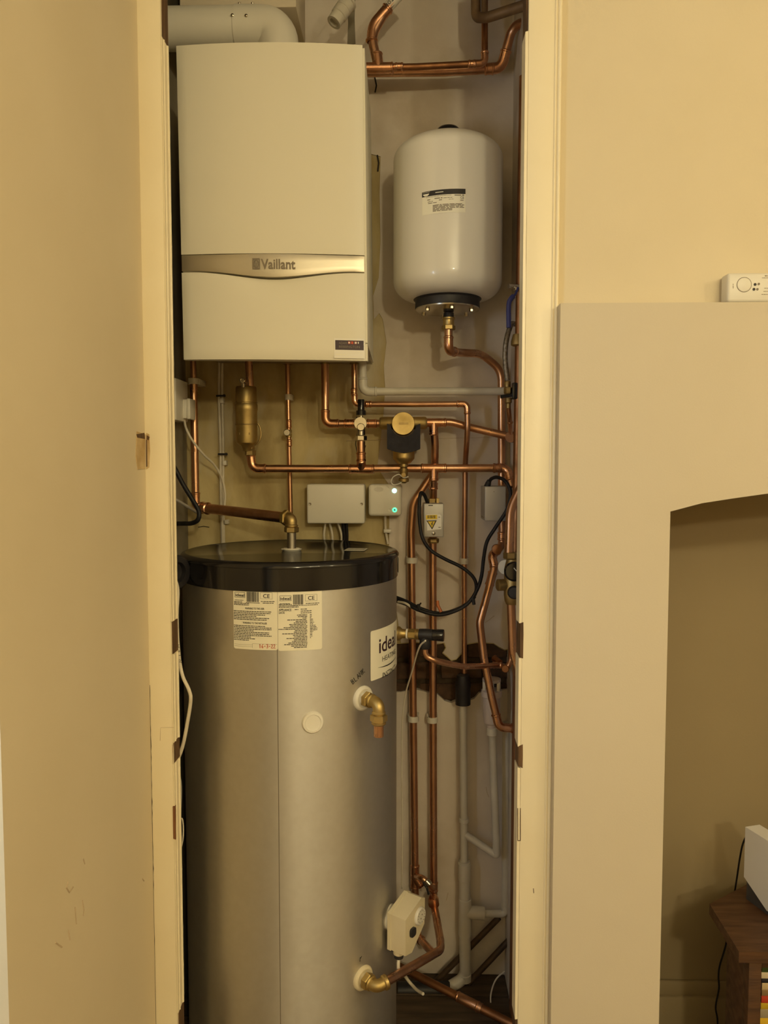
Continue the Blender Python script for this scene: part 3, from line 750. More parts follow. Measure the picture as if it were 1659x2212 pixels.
# the big brand label at the right of the cylinder
o, w, hh, f = cyl_label('brand_label', 800, 1364, 1472, 862.0, 'cream brand label with dark plum lettering')
me = None
tl_ = cyl_hit(800, 1364)[0]
bm = NB()
text_bm(bm, 'ideal', .036, lambda u, v: f(.032 + u, hh - .057 + v), fit=.102, bold=.012); obj('lettering', bm, M['plum'], o, 'word ideal in dark plum')
bm = NB(); text_bm(bm, 'HEATING', .0125, lambda u, v: f(.046 + u, hh - .080 + v), fit=.088)
n = 14
for i in range(n):
    a, b = i / n, (i + 1) / n; g = lambda t: hh - .0905 - .004 * math.sin(PI * t); k = lambda t: .0013 * math.sin(PI * t) + .0002
    bm.faces.new([bm.verts.new(f(.028 + .115 * t, y)) for t, y in ((a, g(a) - k(a)), (b, g(b) - k(b)), (b, g(b) + k(b)), (a, g(a) + k(a)))])
text_bm(bm, 'INSTINCT', .0125, lambda u, v: f(.046 + u + v * .12, hh - .119 + v), fit=.088, bold=.008); obj('lettering', bm, M['ink'], o)

# bosses and fittings on the cylinder
def boss(px, py, r=.028):
    th, z = cyl_hit(px, py); d = nrm(th)
    bm = NB(); lathe(bm, [(r * 1.02, -.006), (r * 1.02, .002), (r * .93, .006), (r * .8, .0075), (r * .62, .005), (r * .5, .005), (r * .5, .012)], on_cyl(th, z), d, 32)
    obj('port_flange', bm, M['cream'] if py > 2000 else M['wplast'], cyl); return th, z, d
th, z, d = boss(784, 1508)                                  # blanked port
p = on_cyl(th, z); side = V((d.y * -1, d.x, 0))
fit = thing('blanked_outlet', 'brass elbow with a short copper stub on the cylinder, marked above by hand', 'pipe fitting', p + d * .012)
nut(fit, p + d * .010, d, .0185, .014); 
e = p + d * .052; bm = NB(); sweep(bm, fillet([p + d * .022, e, e - Z * .034], .022), .0135, 16); obj('elbow', bm, M['brass'], fit)
ring(fit, p + d * .026, d, .0155, .008, 'brass', 'collar'); ring(fit, e - Z * .018, -Z, .0155, .008, 'brass', 'collar')
nut(fit, e - Z * .026, -Z, .0195, .016); ring(fit, e - Z * .041, -Z, .0165, .008, 'brass_dull', 'collar')
ring(fit, e - Z * .048, -Z, .0112, .028, 'copper', 'copper_stub', bev=.05)
bm = NB(); t0, z0 = cyl_hit(762, 1478); t1_, z1_ = cyl_hit(784, 1456)
ang = math.atan2(z1_ - z0, (t1_ - t0) * CR); ca, sa = math.cos(ang), math.sin(ang)
scribble(bm, 'BLANK', .0115, lambda u, v: on_cyl(t0 + (u * ca - v * sa) / CR, z0 + u * sa + v * ca, .0008), .0007, 1.25, .62); obj('handwriting', bm, M['marker'], cyl, 'word BLANK in marker pen')
bm = NB(); t0, z0 = cyl_hit(777, 2077); scribble(bm, 'r', .012, lambda u, v: on_cyl(t0 + u / CR, z0 + v, .0008), .0007); obj('handwriting', bm, M['marker'], cyl)
th, z = cyl_hit(675.5, 1560)
bm = NB(); lathe(bm, [(.0245, -.004), (.0245, .002), (.0225, .005), (.018, .0055), (.0165, .0035), (.006, .003), (0, .003)], on_cyl(th, z), nrm(th), 36); obj('blanking_cap', bm, M['white'], cyl, 'round white blanking cap')

# top outlet and the pipe from it to the boiler
po = at(630, 1183, CY)
r1 = thing('discharge_pipe', 'copper pipe dropping at the left wall, then crossing to the cylinder lid', 'pipe', at(440, 1100, 2.1))
ring(r1, V((po.x, CY, zt - .003)), Z, .026, .006, 'wplast', 'collar', .9)
ring(r1, V((po.x, CY, zt + .002)), Z, .0115, .045, 'steel', 'steel_tail', bev=.02)
pe = V((po.x, CY, at(630, 1120, CY).z))
zn = at(630, 1150, CY).z
nut(r1, V((po.x, CY, zn)), Z, .0185, .014, 'brass_dull'); ring(r1, V((po.x, CY, zn + .013)), Z, .0165, .008, 'brass_dull', 'collar')
pl_ = at(437, 1097, 2.13)
dl = (pl_ - pe).normalized()
bm = NB(); sweep(bm, fillet([V((po.x, CY, zn + .016)), pe, pe + dl * .02], .016), .0145, 18); obj('elbow', bm, M['brass_dull'], r1)
nut(r1, pe + dl * .012, dl, .0205, .014, 'brass'); 
bm = NB(); sweep(bm, [pe + dl * .024, pl_], .0140, 18); obj('pipe', bm, M['copper'], r1)
coupling(r1, pl_ - dl * .012, dl, .0140, .026)
run(r1, [(417, 776, 2.13), (418, 818, 2.13)], .0078); run(r1, [(418, 818, 2.13), (423, 1092, 2.13), pl_ - dl * .005], .0105, elbows=(1,))
pipe_clip(r1, (418, 824, 2.13), .0105)

# ---- brass air separator and the lower return pipe
r2 = thing('return_pipe', 'copper pipe run low across the back wall below the air separator', 'pipe', at(800, 1012, 2.11))
run(r2, [(541, 975, 2.11), (545, 1012, 2.11), (700, 1012.5, 2.11), (1096, 1011, 2.11), (1105, 1052, 2.09)], .0108, elbows=(1, 3))
tee(r2, (781, 1013, 2.11), X, (0, -.6, .8), .0108, Lb=.03); tee(r2, (937, 1011.5, 2.11), X, -Z, .0108); coupling(r2, (1074, 1011, 2.11), X, .0108, .018)
sep = thing('air_separator', 'tall brass air separator under the left of the boiler', 'valve', at(534, 965, 2.09))
def sp(y): return at(533, y, 2.09)
ax = sp(900); 
def zpx(y): return sp(y).z - sp(965).z
bm = NB()
lathe(bm, [(.010, zpx(974)), (.015, zpx(964)), (.0275, zpx(957)), (.029, zpx(950)), (.0295, zpx(888)), (.0305, zpx(886)), (.0305, zpx(874)), (.0287, zpx(872)), (.0287, zpx(871)), (.0282, zpx(838)), (.026, zpx(835.5)), (.014, zpx(834))], sp(965), Z, 32)
obj('body', bm, M['brass'], sep)
bm = NB(); lathe(bm, [(.0296, zpx(919)), (.0304, zpx(918)), (.0304, zpx(917)), (.0296, zpx(916))], sp(965), Z, 32, False); lathe(bm, [(.0288, zpx(870.5)), (.0312, zpx(870)), (.0288, zpx(869.5))], sp(965), Z, 32, False); obj('joint_ring', bm, M['brass_dull'], sep)
bm = NB(); c = at(525, 823, 2.06); lathe(bm, [(.0075, -.012), (.0075, .012), (.0055, .013), (.0055, .008), (0, .008)], c, (0, -1, 0), 18); sweep(bm, [c + V((0, .004, -.016)), c], .005, 10); obj('vent_valve', bm, M['chrome'], sep)
bm = NB(); c = at(548, 936, 2.10); n = 20
sweep(bm, [c + V((math.cos(a) * .019, .004, math.sin(a) * .032)) for a in [PI * .5 - PI * k / n for k in range(n + 1)]], .0022, 8); obj('side_loop', bm, M['brass_dull'], sep)
bm = NB(); small_print(bm, lambda u, v: (lambda t: V((ax.x + math.sin(t) * .0300, ax.y - math.cos(t) * .0300, sp(940).z + v)))((u - .016) / .03), 0, .030, 0, .006); obj('embossed_mark', bm, M['brass_dull'], sep)
bm = NB(); hexnut(bm, at(541, 984, 2.10), Z, .0155, .014); hexnut(bm, at(541, 971, 2.10), Z, .0125, .01); obj('union_nut', bm, M['brass_dull'], sep, smooth=False)
bm = NB(); sweep(bm, [at(540, 838, 2.11), at(537, 776, 2.11)], .0105, 14); obj('tail', bm, M['copper'], sep)

# ---- thin gas pipe
r3 = thing('thin_boiler_pipe', 'thin copper pipe with an isolating valve dropping from the middle of the boiler', 'pipe', at(624, 1000, 2.165))
run(r3, [(621, 776, 2.165), (624, 940, 2.165), (628, 1128, 2.165)], .0066)
pipe_clip(r3, (623, 858, 2.165), .0066); coupling(r3, (624, 916, 2.165), Z, .0066, .018); coupling(r3, (625, 957, 2.165), Z, .0066, .014)
ring(r3, (624, 945, 2.165), Z, .0085, .022, 'brass', 'valve_body'); ring(r3, at(622, 935, 2.155), -Yd, .0095, .02, 'chrome', 'valve_screw')

# ---- flow pipe with bypass valve and dirt filter
r4 = thing('flow_pipe', 'copper flow pipe crossing the back wall through the brass disc filter', 'pipe', at(800, 915, 2.125))
run(r4, [(702, 776, 2.125), (703, 915, 2.125), (780, 915.5, 2.125)], .0106, elbows=(1,))
coupling(r4, (755, 915, 2.125), X, .0106, .024); run(r4, [(780, 915.5, 2.125), (845, 914, 2.125)], .0106); coupling(r4, (803, 915, 2.125), X, .0106, .022)
run(r4, [(895, 913, 2.125), (975, 912, 2.125), (1022, 925, 2.13), (1100, 943, 2.12)], .0106, R=.08)
tee(r4, (937, 913, 2.125), X, -Z, .0106)
bm = NB(); c = at(1106, 944, 2.10); lathe(bm, [(.0125, -.012), (.015, -.012), (.015, .012), (.0125, .012)], c, (-.5, -1, 0), 20); obj('end_fitting', bm, M['copper_dark'], r4)
r6 = thing('return_riser', 'left of two copper pipes running down beside the cylinder, bent near its top', 'pipe', at(896, 1900, 2.165), 'copper pipes down beside the cylinder')
del r6['group']
run(r6, [(937, 920, 2.128), (940, 960, 2.14), (939, 1018, 2.163), (893, 1085, 2.165), (888, 1150, 2.165), (897, 1925, 2.165), (901, 2022, 2.16), (936, 2060, 2.03)], .0108, elbows=(6,), R=.07)
tee(r6, (896.5, 1893, 2.165), Z, V((.5, -.5, -.55)), .0108, Lb=.03)
pipe_clip(r6, (890, 1210, 2.165), .0108); pipe_clip(r6, (893, 1552, 2.165), .0108)
r7 = thing('flow_riser', 'right of two copper pipes running down beside the cylinder, feeding its lower port', 'pipe', at(936, 1900, 2.16))
th, z, d = boss(784, 2112); pp = on_cyl(th, z)
e = pp + d * .045
run(r7, [(936, 1020, 2.115), (936, 1078, 2.15), (935, 1200, 2.155), (935.5, 1500, 2.16), (937, 1950, 2.16), (939, 1962, 2.115), (951, 2030, 1.99), (952, 2052, 1.95), e + V((.035, .02, .006)) * .3], .0108, R=.045, elbows=())
coupling(r7, (936, 1050, 2.135), Z, .0108, .014)
coupling(r7, (936.5, 1915, 2.16), Z, .0108, .024); bm = NB(); lathe(bm, [(.010, 0), (.0155, .002), (.0155, .02), (.012, .03)], at(937, 1955, 2.105), (0, 1, .25), 20); obj('elbow', bm, M['fitting'], r7)
pipe_clip(r7, (934, 1554, 2.16), .0108)
nut(r7, pp + d * .010, d, .0195, .016); bm = NB(); dd = (V((.035, .02, .006))).normalized(); sweep(bm, fillet([pp + d * .02, e, e + dd * .03], .02), .0138, 16); obj('brass_elbow', bm, M['brass'], r7)
ring(r7, e + dd * .018, dd, .0168, .012, 'brass', 'collar'); ring(r7, pp + d * .026, d, .0165, .006, 'brass', 'collar')
bm = NB(); sweep(bm, smooth([at(900, 1893, 2.15), at(912, 1897, 2.11), at(925, 1908, 2.11), at(934, 1918, 2.14)]), .0085, 12); obj('bypass_link', bm, M['copper'], r7)
ring(r7, at(920, 1902, 2.10), V((.7, -.3, -.6)), .0095, .016, 'chrome', 'bypass_valve')
bm = NB(); sweep(bm, [at(914, 1905, 2.1), at(922, 1918, 2.09), at(926, 1932, 2.09)], .003, 6); obj('valve_lever', bm, M['rubber'], r7)

bv_ = thing('bypass_valve', 'chrome bypass valve with a black cap on the upper flow pipe', 'valve', at(780, 990, 2.1))
p0 = at(779, 915, 2.105)
def zz(y): return at(780, y, 2.1)
bm = NB(); lathe(bm, [(.0095, 0), (.0095, .028), (.0085, .030)], zz(887), Z, 18); lathe(bm, [(.0135, 0), (.0135, .012), (.012, .013)], zz(897), Z, 16); obj('cap', bm, M['black'], bv_)
bm = NB(); lathe(bm, [(.0055, 0), (.0055, .016)], zz(911), Z, 14); lathe(bm, [(.017, -.012), (.017, .012)], p0, (0, -1, 0), 24); sweep(bm, [zz(940), zz(922)], .0115, 18); obj('body', bm, M['chrome'], bv_)
ring(bv_, at(780, 923, 2.092), -Yd, .0105, .012, 'chrome', 'end_cap'); nut(bv_, zz(952), Z, .016, .014, 'chrome')
bm = NB(); sweep(bm, fillet([zz(953), zz(1000), at(781, 1013, 2.108)], .01), .0112, 16); obj('tail', bm, M['copper'], bv_); coupling(bv_, zz(987), Z, .0112, .020)

flt = thing('magnetic_filter', 'brass disc-fronted filter in a black jacket on the flow pipe', 'filter', at(872, 1045, 2.05))
c = at(871, 915, 2.06)
bm = NB(); lathe(bm, [(.027, .05), (.0305, .045), (.0305, -.003), (.0295, -.005), (0, -.005)], c, V((0, 1, 0)), 40); lathe(bm, [(.014, -.065), (.0175, -.06), (.0175, .06), (.014, .065)], at(871, 914, 2.115), X, 20); obj('head', bm, M['brass'], flt)
bm = NB(); small_print(bm, lambda u, v: c + V((-.012 + u, -.0056, -.003 + v)), 0, .026, 0, .006); obj('embossed_mark', bm, M['brass_dull'], flt)
bm = NB()
pl = [(836, 915), (843, 918), (846, 926), (852, 936), (862, 942), (872, 944), (882, 942), (891, 936), (897, 926), (900, 918), (908, 915), (908, 969), (890, 976), (872, 979), (854, 976), (836, 969)]
prism(bm, [at(x, y, 2.062) for x, y in pl], (0, .095, 0)); obj('jacket', bm, M['foam'], flt)
q0 = at(872, 1003, 2.1)
def zf(y): return at(872, y, 2.1).z - q0.z
bm = NB(); lathe(bm, [(.010, 0), (.018, zf(1001)), (.029, zf(991)), (.0295, zf(988)), (.0295, zf(970))], q0, Z, 32); obj('sump', bm, M['brass'], flt)
bm = NB(); lathe(bm, [(.010, zf(1028)), (.0115, zf(1026)), (.0115, zf(1012)), (.009, zf(1011)), (.012, zf(1008)), (.012, zf(1000))], q0, Z, 20); lathe(bm, [(.006, 0), (.006, .014), (.003, .014)], at(872, 1026, 2.09), (0, -1, 0), 14)
lathe(bm, [(.006, zf(1044)), (.008, zf(1042)), (.0145, zf(1040)), (.0145, zf(1034)), (.008, zf(1031))], q0, Z, 14); obj('drain_cock', bm, M['brass_dull'], flt)
cable(flt, [(882, 1030, 2.085), (872, 1032, 2.08), (862, 1025, 2.08), (850, 1030, 2.08), (845, 1040, 2.085), (850, 1047, 2.09), (862, 1045, 2.09), (867, 1042, 2.09)], .0012, 'white', 'strap')
nut(flt, at(903, 914, 2.12), X, .016, .012, 'brass_dull', 'union_nut'); nut(flt, at(828, 915, 2.12), X, .016, .012, 'brass_dull', 'union_nut')

# ---- thin upper pipe into the black lagged joint
r5 = thing('condensate_drop_pipe', 'thin copper pipe from the boiler right end, level then down into a black sleeve', 'pipe', at(1003, 1450, 2.16))
run(r5, [(765, 776, 2.12), (766, 873, 2.12), (900, 873.5, 2.105), (1009, 872.5, 2.09), (1010, 925, 2.09), (1008, 958, 2.105), (1005, 1000, 2.155), (1003, 1200, 2.16), (1003, 1462, 2.16)], .0076, elbows=(1, 3), R=.06)
coupling(r5, (765, 846, 2.12), Z, .0076, .012); coupling(r5, (796, 873, 2.117), X, .0076, .012); pipe_clip(r5, (1003.5, 1212, 2.16), .0076)
ws = thing('waste_stack', 'white waste pipe standing on the back wall with a black sleeve at its top', 'pipe', at(1003, 2110, 2.15))
bm = NB(); lathe(bm, [(.012, 0), (.0215, .001), (.0215, .05), (.0225, .055), (.018, .085), (.012, .088)], at(1000, 1522, 2.15), Z, 24); obj('sleeve', bm, M['rubber'], ws)
run(ws, [(1000, 1523, 2.15), (1003, 1900, 2.15)], .0108, 'wpipe')
ring(ws, (1002, 1776, 2.15), Z, .0145, .013, 'wpipe', 'socket_ring', bev=.08)
run(ws, [(1003, 1860, 2.15), (1005, 2112, 2.15), (968, 2134, 2.13)], .0165, 'wpipe', R=.03)
ring(ws, (1003, 1900, 2.15), Z, .0185, .05, 'wpipe', 'reducer', bev=.06)
ring(ws, (1004, 2020, 2.15), Z, .0188, .11, 'wpipe', 'tee_socket', bev=.06); bm = NB(); sweep(bm, [at(1005, 1970, 2.15), at(1046, 1973, 2.15)], .0185, 20); obj('tee_branch', bm, M['wpipe'], ws)
ring(ws, (1004, 2118, 2.15), Z, .0188, .022, 'wpipe', 'socket_ring', bev=.08); 
run(ws, [(1040, 1973, 2.15), (1091, 1974, 2.158), (1093, 1560, 2.158)], .0104, 'wpipe', R=.012)
bm = NB(); sweep(bm, [at(972, 2136, 2.13), at(860, 2138, 2.13)], .021, 20); obj('black_drain', bm, M['rubber'], ws, 'black drain pipe going behind the cylinder')
tu = thing('tundish', 'off-white slotted tundish with a white pipe kinking left into the waste stack', 'drain fitting', at(1062, 1560, 2.10))
c = at(1061, 1587, 2.10)
def zt_(y): return at(1061, y, 2.10).z - c.z
bm = NB(); lathe(bm, [(.012, zt_(1572)), (.0135, zt_(1565)), (.021, zt_(1560)), (.0225, zt_(1552)), (.0235, zt_(1505))], c, Z, 28); obj('body', bm, M['pinkp'], tu)
bm = NB(); lathe(bm, [(.0235, zt_(1505)), (.0285, zt_(1503)), (.0285, zt_(1491)), (.024, zt_(1489))], c, Z, 28); lathe(bm, [(.024, zt_(1472)), (.0255, zt_(1471)), (.0255, zt_(1466)), (.012, zt_(1463))], c, Z, 28); obj('collar', bm, M['pinkp'], tu)
for k in range(6):
    a = k * PI / 3 + .3; bm = NB(); q = c + V((math.cos(a) * .0225, math.sin(a) * .0225, 0)); box(bm, (q.x - .004, q.y - .002, c.z + zt_(1491)), (q.x + .004, q.y + .002, c.z + zt_(1470)), .0006); obj('slot_rib', bm, M['wplast'], tu)
ring(tu, (1062, 1588, 2.10), Z, .0145, .022, 'wplast', 'nut', bev=.1)
run(tu, [(1063, 1585, 2.105), (1073, 1848, 2.115), (1004, 1802, 2.15)], .0106, 'wpipe', R=.004)
old1 = None
for k, (a, b, lab) in enumerate((((1078, 1982, 2.165), (940, 2122, 2.165), 'upper of two old brown pipes slanting down behind the waste stack'), ((1104, 2026, 2.165), (1012, 2124, 2.15), 'lower of two old brown pipes slanting down behind the waste stack'))):
    bm = NB(); sweep(bm, [at(*a), at(*b)], .0085, 12); tag(obj('old_pipe', bm, M['old']), lab, 'pipe')
fp = thing('floor_pipe', 'copper pipe slanting across the cupboard floor from behind the cylinder', 'pipe', at(1000, 2160, 2.0))
a, b = at(862, 2088, 2.10), at(1125, 2222, 1.90); dd = (b - a).normalized(); bm = NB(); sweep(bm, [a, b], .0112, 14); obj('pipe', bm, M['copper_dark'], fp)
for t in (.51, .67): 
    bm = NB(); bead(bm, a.lerp(b, t), dd, .0112, .005); obj('solder_ring', bm, M['fitting'], fp)
bm = NB(); lathe(bm, [(.0118, 0), (.0128, .002), (.0128, .07), (.0118, .072)], a.lerp(b, .51), dd, 16, False); obj('coupling', bm, M['copper'], fp)
bm = NB(); sweep(bm, smooth([at(860, 2168, 2.12), at(890, 2170, 2.12), at(912, 2162, 2.13), at(926, 2148, 2.15)]), .008, 10); tag(obj('floor_hose', bm, M['copper_paint']), 'brown bent pipe lying on the cupboard floor by the cylinder', 'pipe')
cable(None, [(1090, 2098, 2.14), (1072, 2115, 2.12), (1062, 2140, 2.1), (1060, 2165, 2.08), (1066, 2195, 2.05)], .0022, 'wcable', 'loose_cable'); tag(C.objects[-1] if False else bpy.data.objects['loose_cable'], 'thin white cable looping down the right corner near the floor', 'cable')

# ---- expansion vessel and its pipe
VX, VYc, VR = at(967.5, 460, 2.03).x, 2.035, .1405
ev = thing('expansion_vessel', 'white domed expansion vessel hanging on the back wall', 'pressure vessel', V((VX, VYc, at(967, 650, 2.03).z)))
zv = lambda y: at(967.5, y, VYc).z
z0 = zv(650); prof = []
zt1 = zv(284) - .021; zs1 = zv(348)
for k in range(13):                                         # bottom shoulder
    a = PI / 2 * k / 12; prof.append((.075 + (VR - .075) * math.sin(a) ** .8, zv(648) - z0 + (zv(608) - zv(648)) * (1 - math.cos(a))))
for k in range(17):                                         # domed top
    a = PI / 2 * k / 16; ce = math.cos(a) ** .75 if k < 16 else 0; prof.append((VR * ce if k < 16 else .001, zs1 - z0 + (zt1 - zs1) * math.sin(a) ** 1.05))
bm = NB(); lathe(bm, [(.001, prof[0][1])] + prof, (VX, VYc, z0), Z, 64, False); obj('body', bm, M['vessel'], ev)
bm = NB(); zc = zt1 - z0 - .004; lathe(bm, [(.0335, zc), (.0335, zc + .018), (.0315, zc + .026), (.026, zc + .032), (.017, zc + .035), (0, zc + .036)], (VX, VYc, z0), Z, 32); obj('cap', bm, M['black'], ev, 'small black domed cap')
bm = NB(); zf0 = zv(668) - z0; lathe(bm, [(.083, zf0), (.084, zf0 + .002), (.0835, zf0 + .02), (.091, zf0 + .0265), (.0905, zf0 + .0285), (.080, zf0 + .029)], (VX, VYc, z0), Z, 48); obj('flange_cover', bm, M['rubber'], ev, 'black flared flange cover')
bm = NB(); lathe(bm, [(.02, zf0 - .008), (.06, zf0 - .007), (.082, zf0 - .003), (.083, zf0 + .001)], (VX, VYc, z0), Z, 48); obj('flange', bm, M['chrome'], ev)
for k in range(6):
    a = k * PI / 3 + PI / 6 + .12; p = V((VX + math.cos(a) * .066, VYc + math.sin(a) * .066, z0 + zf0 - .012)); bm = NB(); hexnut(bm, p, Z, .0055, .007); obj('bolt', bm, M['chrome'], ev, smooth=False)
vt = lambda a, b, h=.0008: V((VX + math.sin(a) * (VR + h), VYc - math.cos(a) * (VR + h), b))
def ves_hit(px, py):
    d = RM @ V(((px - 829.5) / F, (1106 - py) / F, -1)); o = V(cam.location); ox, oy = o.x - VX, o.y - VYc
    a = d.x ** 2 + d.y ** 2; b = 2 * (ox * d.x + oy * d.y); c = ox * ox + oy * oy - VR * VR; t = (-b - math.sqrt(max(0, b * b - 4 * a * c))) / (2 * a); p = o + d * t
    return math.atan2(p.x - VX, -(p.y - VYc)), p.z
ta, zA = ves_hit(912, 465); tb, _ = ves_hit(1005, 465); _, zB = ves_hit(958, 408.5); lw = (tb - ta) * VR; lh = zB - zA
fv_ = lambda h: (lambda a, b: V((VX + math.sin(ta + a * lw / VR) * (VR + h), VYc - math.cos(ta + a * lw / VR) * (VR + h), zA + b * lh + .006 * (a - .5) * .5)))
bm = NB(); quad(bm, fv_(.0005), 0, 0, 1, 1, 14); lab = obj('data_label', bm, M['paper'], ev, 'small white data label with a black header')
bm = NB(); quad(bm, fv_(.0009), 0, .77, 1, .99, 14); obj('header', bm, M['ink'], lab)
bm = NB(); f = fv_(.0013)
for k in range(10):
    a0, a1 = PI + PI * k / 10, PI + PI * (k + 1) / 10; bm.faces.new([bm.verts.new(f(*q)) for q in ((.10, .885), (.10 + .075 * math.cos(a0), .885 + .10 * math.sin(a0)), (.10 + .075 * math.cos(a1), .885 + .10 * math.sin(a1)))])
quad(bm, f, .02, .945, .19, .955); quad(bm, f, .32, .87, .5, .90); obj('emblem', bm, M['paper'], lab)
bm = NB(); f = fv_(.0009)
for a, b, v, hgt in ((.75, .97, .70, .04), (.3, .48, .62, .035), (.5, .7, .62, .02), (.13, .2, .6, .035), (.14, .26, .52, .025), (.4, .47, .54, .03), (.15, .35, .45, .03), (.62, .73, .55, .015), (.88, .97, .49, .03), (.1, .7, .72, .015), (.8, .86, .52, .08)): small_print(bm, f, a, b, v, hgt)
for i in range(6): small_print(bm, f, .26, .97 if i < 4 else .7, .34 - i * .05, .032)
obj('small_print', bm, M['inkgrey'], lab)
bm = NB(); text_bm(bm, 'CE', .006, lambda u, v: f(.885 + u / lw, .565 + v / lh), fit=.0085); obj('lettering', bm, M['ink'], lab)
vp = thing('vessel_pipe', 'copper pipe curving from under the vessel and down the right corner', 'pipe', at(968, 757, 2.04))
pv = at(969, 700, VYc); pb = at(968, 758, VYc)
run(vp, [V((pv.x, VYc, at(968, 705, VYc).z)), V((pv.x, VYc, pb.z)), at(995, 762, 2.10), at(1040, 764, 2.15), at(1083, 800, 2.165), at(1084, 1120, 2.165), at(1085, 1160, 2.165)], .0108, elbows=(1,), R=.055)
bm = NB(); lathe(bm, [(.0135, 0), (.0135, .014)], V((pv.x, VYc, zv(688))), Z, 18); obj('vessel_tail', bm, M['rubber'], vp)
bm = NB(); lathe(bm, [(.0125, 0), (.0145, .003), (.0145, .016), (.0165, .018), (.0165, .022), (.012, .023)], V((pv.x, VYc, zv(705))), Z, 20); obj('union', bm, M['brass'], vp)
nut(vp, V((pv.x, VYc, zv(713))), Z, .0178, .012, 'brass_dull')
vd = thing('corner_drop_pipe', 'copper pipe bending left then right low in the right corner', 'pipe', at(1070, 1540, 2.1))
run(vd, [(1085, 1152, 2.165), (1084, 1180, 2.165), (1062, 1200, 2.11), (1068, 1225, 2.10), (1055, 1275, 2.085), (1036, 1345, 2.07), (1045, 1420, 2.06), (1063, 1510, 2.052), (1078, 1571, 2.05), (1122, 1574, 2.05)], .0108, R=.05, elbows=(2, 8))
coupling(vd, (1084, 1158, 2.165), Z, .0108, .018); coupling(vd, at(1061, 1250, 2.10), (at(1055, 1275, 2.1) - at(1068, 1225, 2.1)), .0108, .035)
bm = NB(); lathe(bm, [(.008, .0), (.0135, .002), (.0135, .018), (.010, .022)], at(1074, 1187, 2.09), (0, 1, 0), 20); obj('plug', bm, M['copper_dark'], vd)

# ---- right-hand corner: tall pipe, filling loop, mixing valve
r9 = thing('tall_corner_pipe', 'tall copper pipe behind the right door post with a blue lever valve', 'pipe', at(1121, 1190, 1.98))
run(r9, [(1131, 165, 1.99), (1114, 1200, 1.99)], .0108, 'copper_dark')
bm = NB(); lathe(bm, [(.012, 0), (.017, .003), (.017, .012), (.012, .03)], at(1118, 748, 1.99), Z, 18); obj('union', bm, M['brass_dull'], r9)
bm = NB(); lathe(bm, [(.007, 0), (.007, .03)], at(1122, 620, 1.975), (-1, -.3, 0), 12); hexnut(bm, at(1117, 625, 1.96), (-1, -.5, 0), .007, .008); obj('lever_nut', bm, M['chrome'], r9)
bm = NB(); sweep(bm, smooth([at(1119, 622, 1.95), at(1113, 636, 1.93), at(1104, 645, 1.92), at(1099, 660, 1.92), at(1099, 708, 1.92)]), [.003] * 12 + [.0062] * 21, 10); lv = obj('valve_lever', bm, M['blue'], r9, 'dark blue lever grip')
fh = thing('filling_loop', 'grey braided filling hose hanging in the right corner above a black tap', 'hose', at(1095, 860, 2.0))
cable(fh, [(1114, 700, 2.03), (1104, 702, 2.02), (1094, 735, 2.0), (1091, 775, 2.0), (1096, 822, 2.0)], .0068, 'hose', 'hose', 12)
bm = NB(); lathe(bm, [(.008, 0), (.008, .012), (.007, .014)], at(1096, 836, 2.0), Z, 14); hexnut(bm, at(1097, 851, 2.0), Z, .0105, .017); lathe(bm, [(.006, 0), (.009, .003), (.009, .014)], at(1098, 872, 2.0), Z, 14); lathe(bm, [(.0062, 0), (.0062, .012)], at(1098, 882, 2.0), Z, 12); obj('fitting', bm, M['brass_dull'], fh)
bm = NB(); sweep(bm, [at(1081, 857, 1.985), at(1109, 853, 1.985)], [.0045, .0045], 8); box(bm, at(1107, 862, 1.98), at(1122, 828, 2.0), .002); obj('tap_handle', bm, M['black'], fh)
bm = NB(); sweep(bm, smooth([at(1098, 880, 2.0), at(1101, 905, 2.02), at(1103, 935, 2.07)]), .0062, 12); bead(bm, at(1102, 913, 2.03), Z, .0062); obj('tail', bm, M['copper'], fh)
mv = thing('mixing_valve', 'brass valve with two black caps on the bent pipe by the right post', 'valve', at(1106, 1300, 1.93))
run(mv, [(1140, 1020, 1.90), (1102, 1100, 1.93), (1099, 1200, 1.93)], .0108, R=.1)
c = at(1101, 1300, 1.93)
def zm(y): return at(1101, y, 1.93).z - c.z
bm = NB(); hexnut(bm, c + Z * zm(1207), Z, .0175, zm(1193) - zm(1207)); lathe(bm, [(.015, zm(1305)), (.019, zm(1298)), (.021, zm(1285)), (.021, zm(1230)), (.015, zm(1208))], c + V((.006, 0, 0)), Z, 24); lathe(bm, [(.012, -.03), (.015, -.028), (.015, .028), (.012, .03)], c + V((-.004, 0, zm(1263))), (1, .25, 0), 18); obj('body', bm, M['brass_dull'], mv)
bm = NB(); lathe(bm, [(.024, .0), (.0245, .02), (.020, .026), (0, .027)], at(1110, 1234, 1.91), (-.12, -1, .1), 28); obj('cap', bm, M['black'], mv); bm = NB(); lathe(bm, [(.016, .0), (.0165, .02), (.013, .025), (0, .026)], at(1110, 1279, 1.91), (-.12, -1, .1), 24); obj('cap', bm, M['rubber'], mv)
bm = NB(); sweep(bm, [at(1110, 1227, 1.882), at(1116, 1234, 1.882)], .0011, 5); obj('mark', bm, M['white'], mv)
run(mv, [(1104, 1304, 1.93), (1108, 1405, 1.93), (1125, 1470, 1.93)], .0108, R=.1); 
bm = NB(); lathe(bm, [(.019, 0), (.019, .012)], at(1093, 1224, 2.0), (-.3, -1, 0), 24); obj('white_disc', bm, M['wplast'], mv)
tp = thing('relief_valve', 'brass and black relief valve on the cylinder side with a curved copper outlet', 'valve', at(930, 1400, 1.9))
th, z = cyl_hit(857, 1373); th = th + .10; p = on_cyl(th, z); d = V((1, -.18, 0)).normalized()
q = p + d * .006
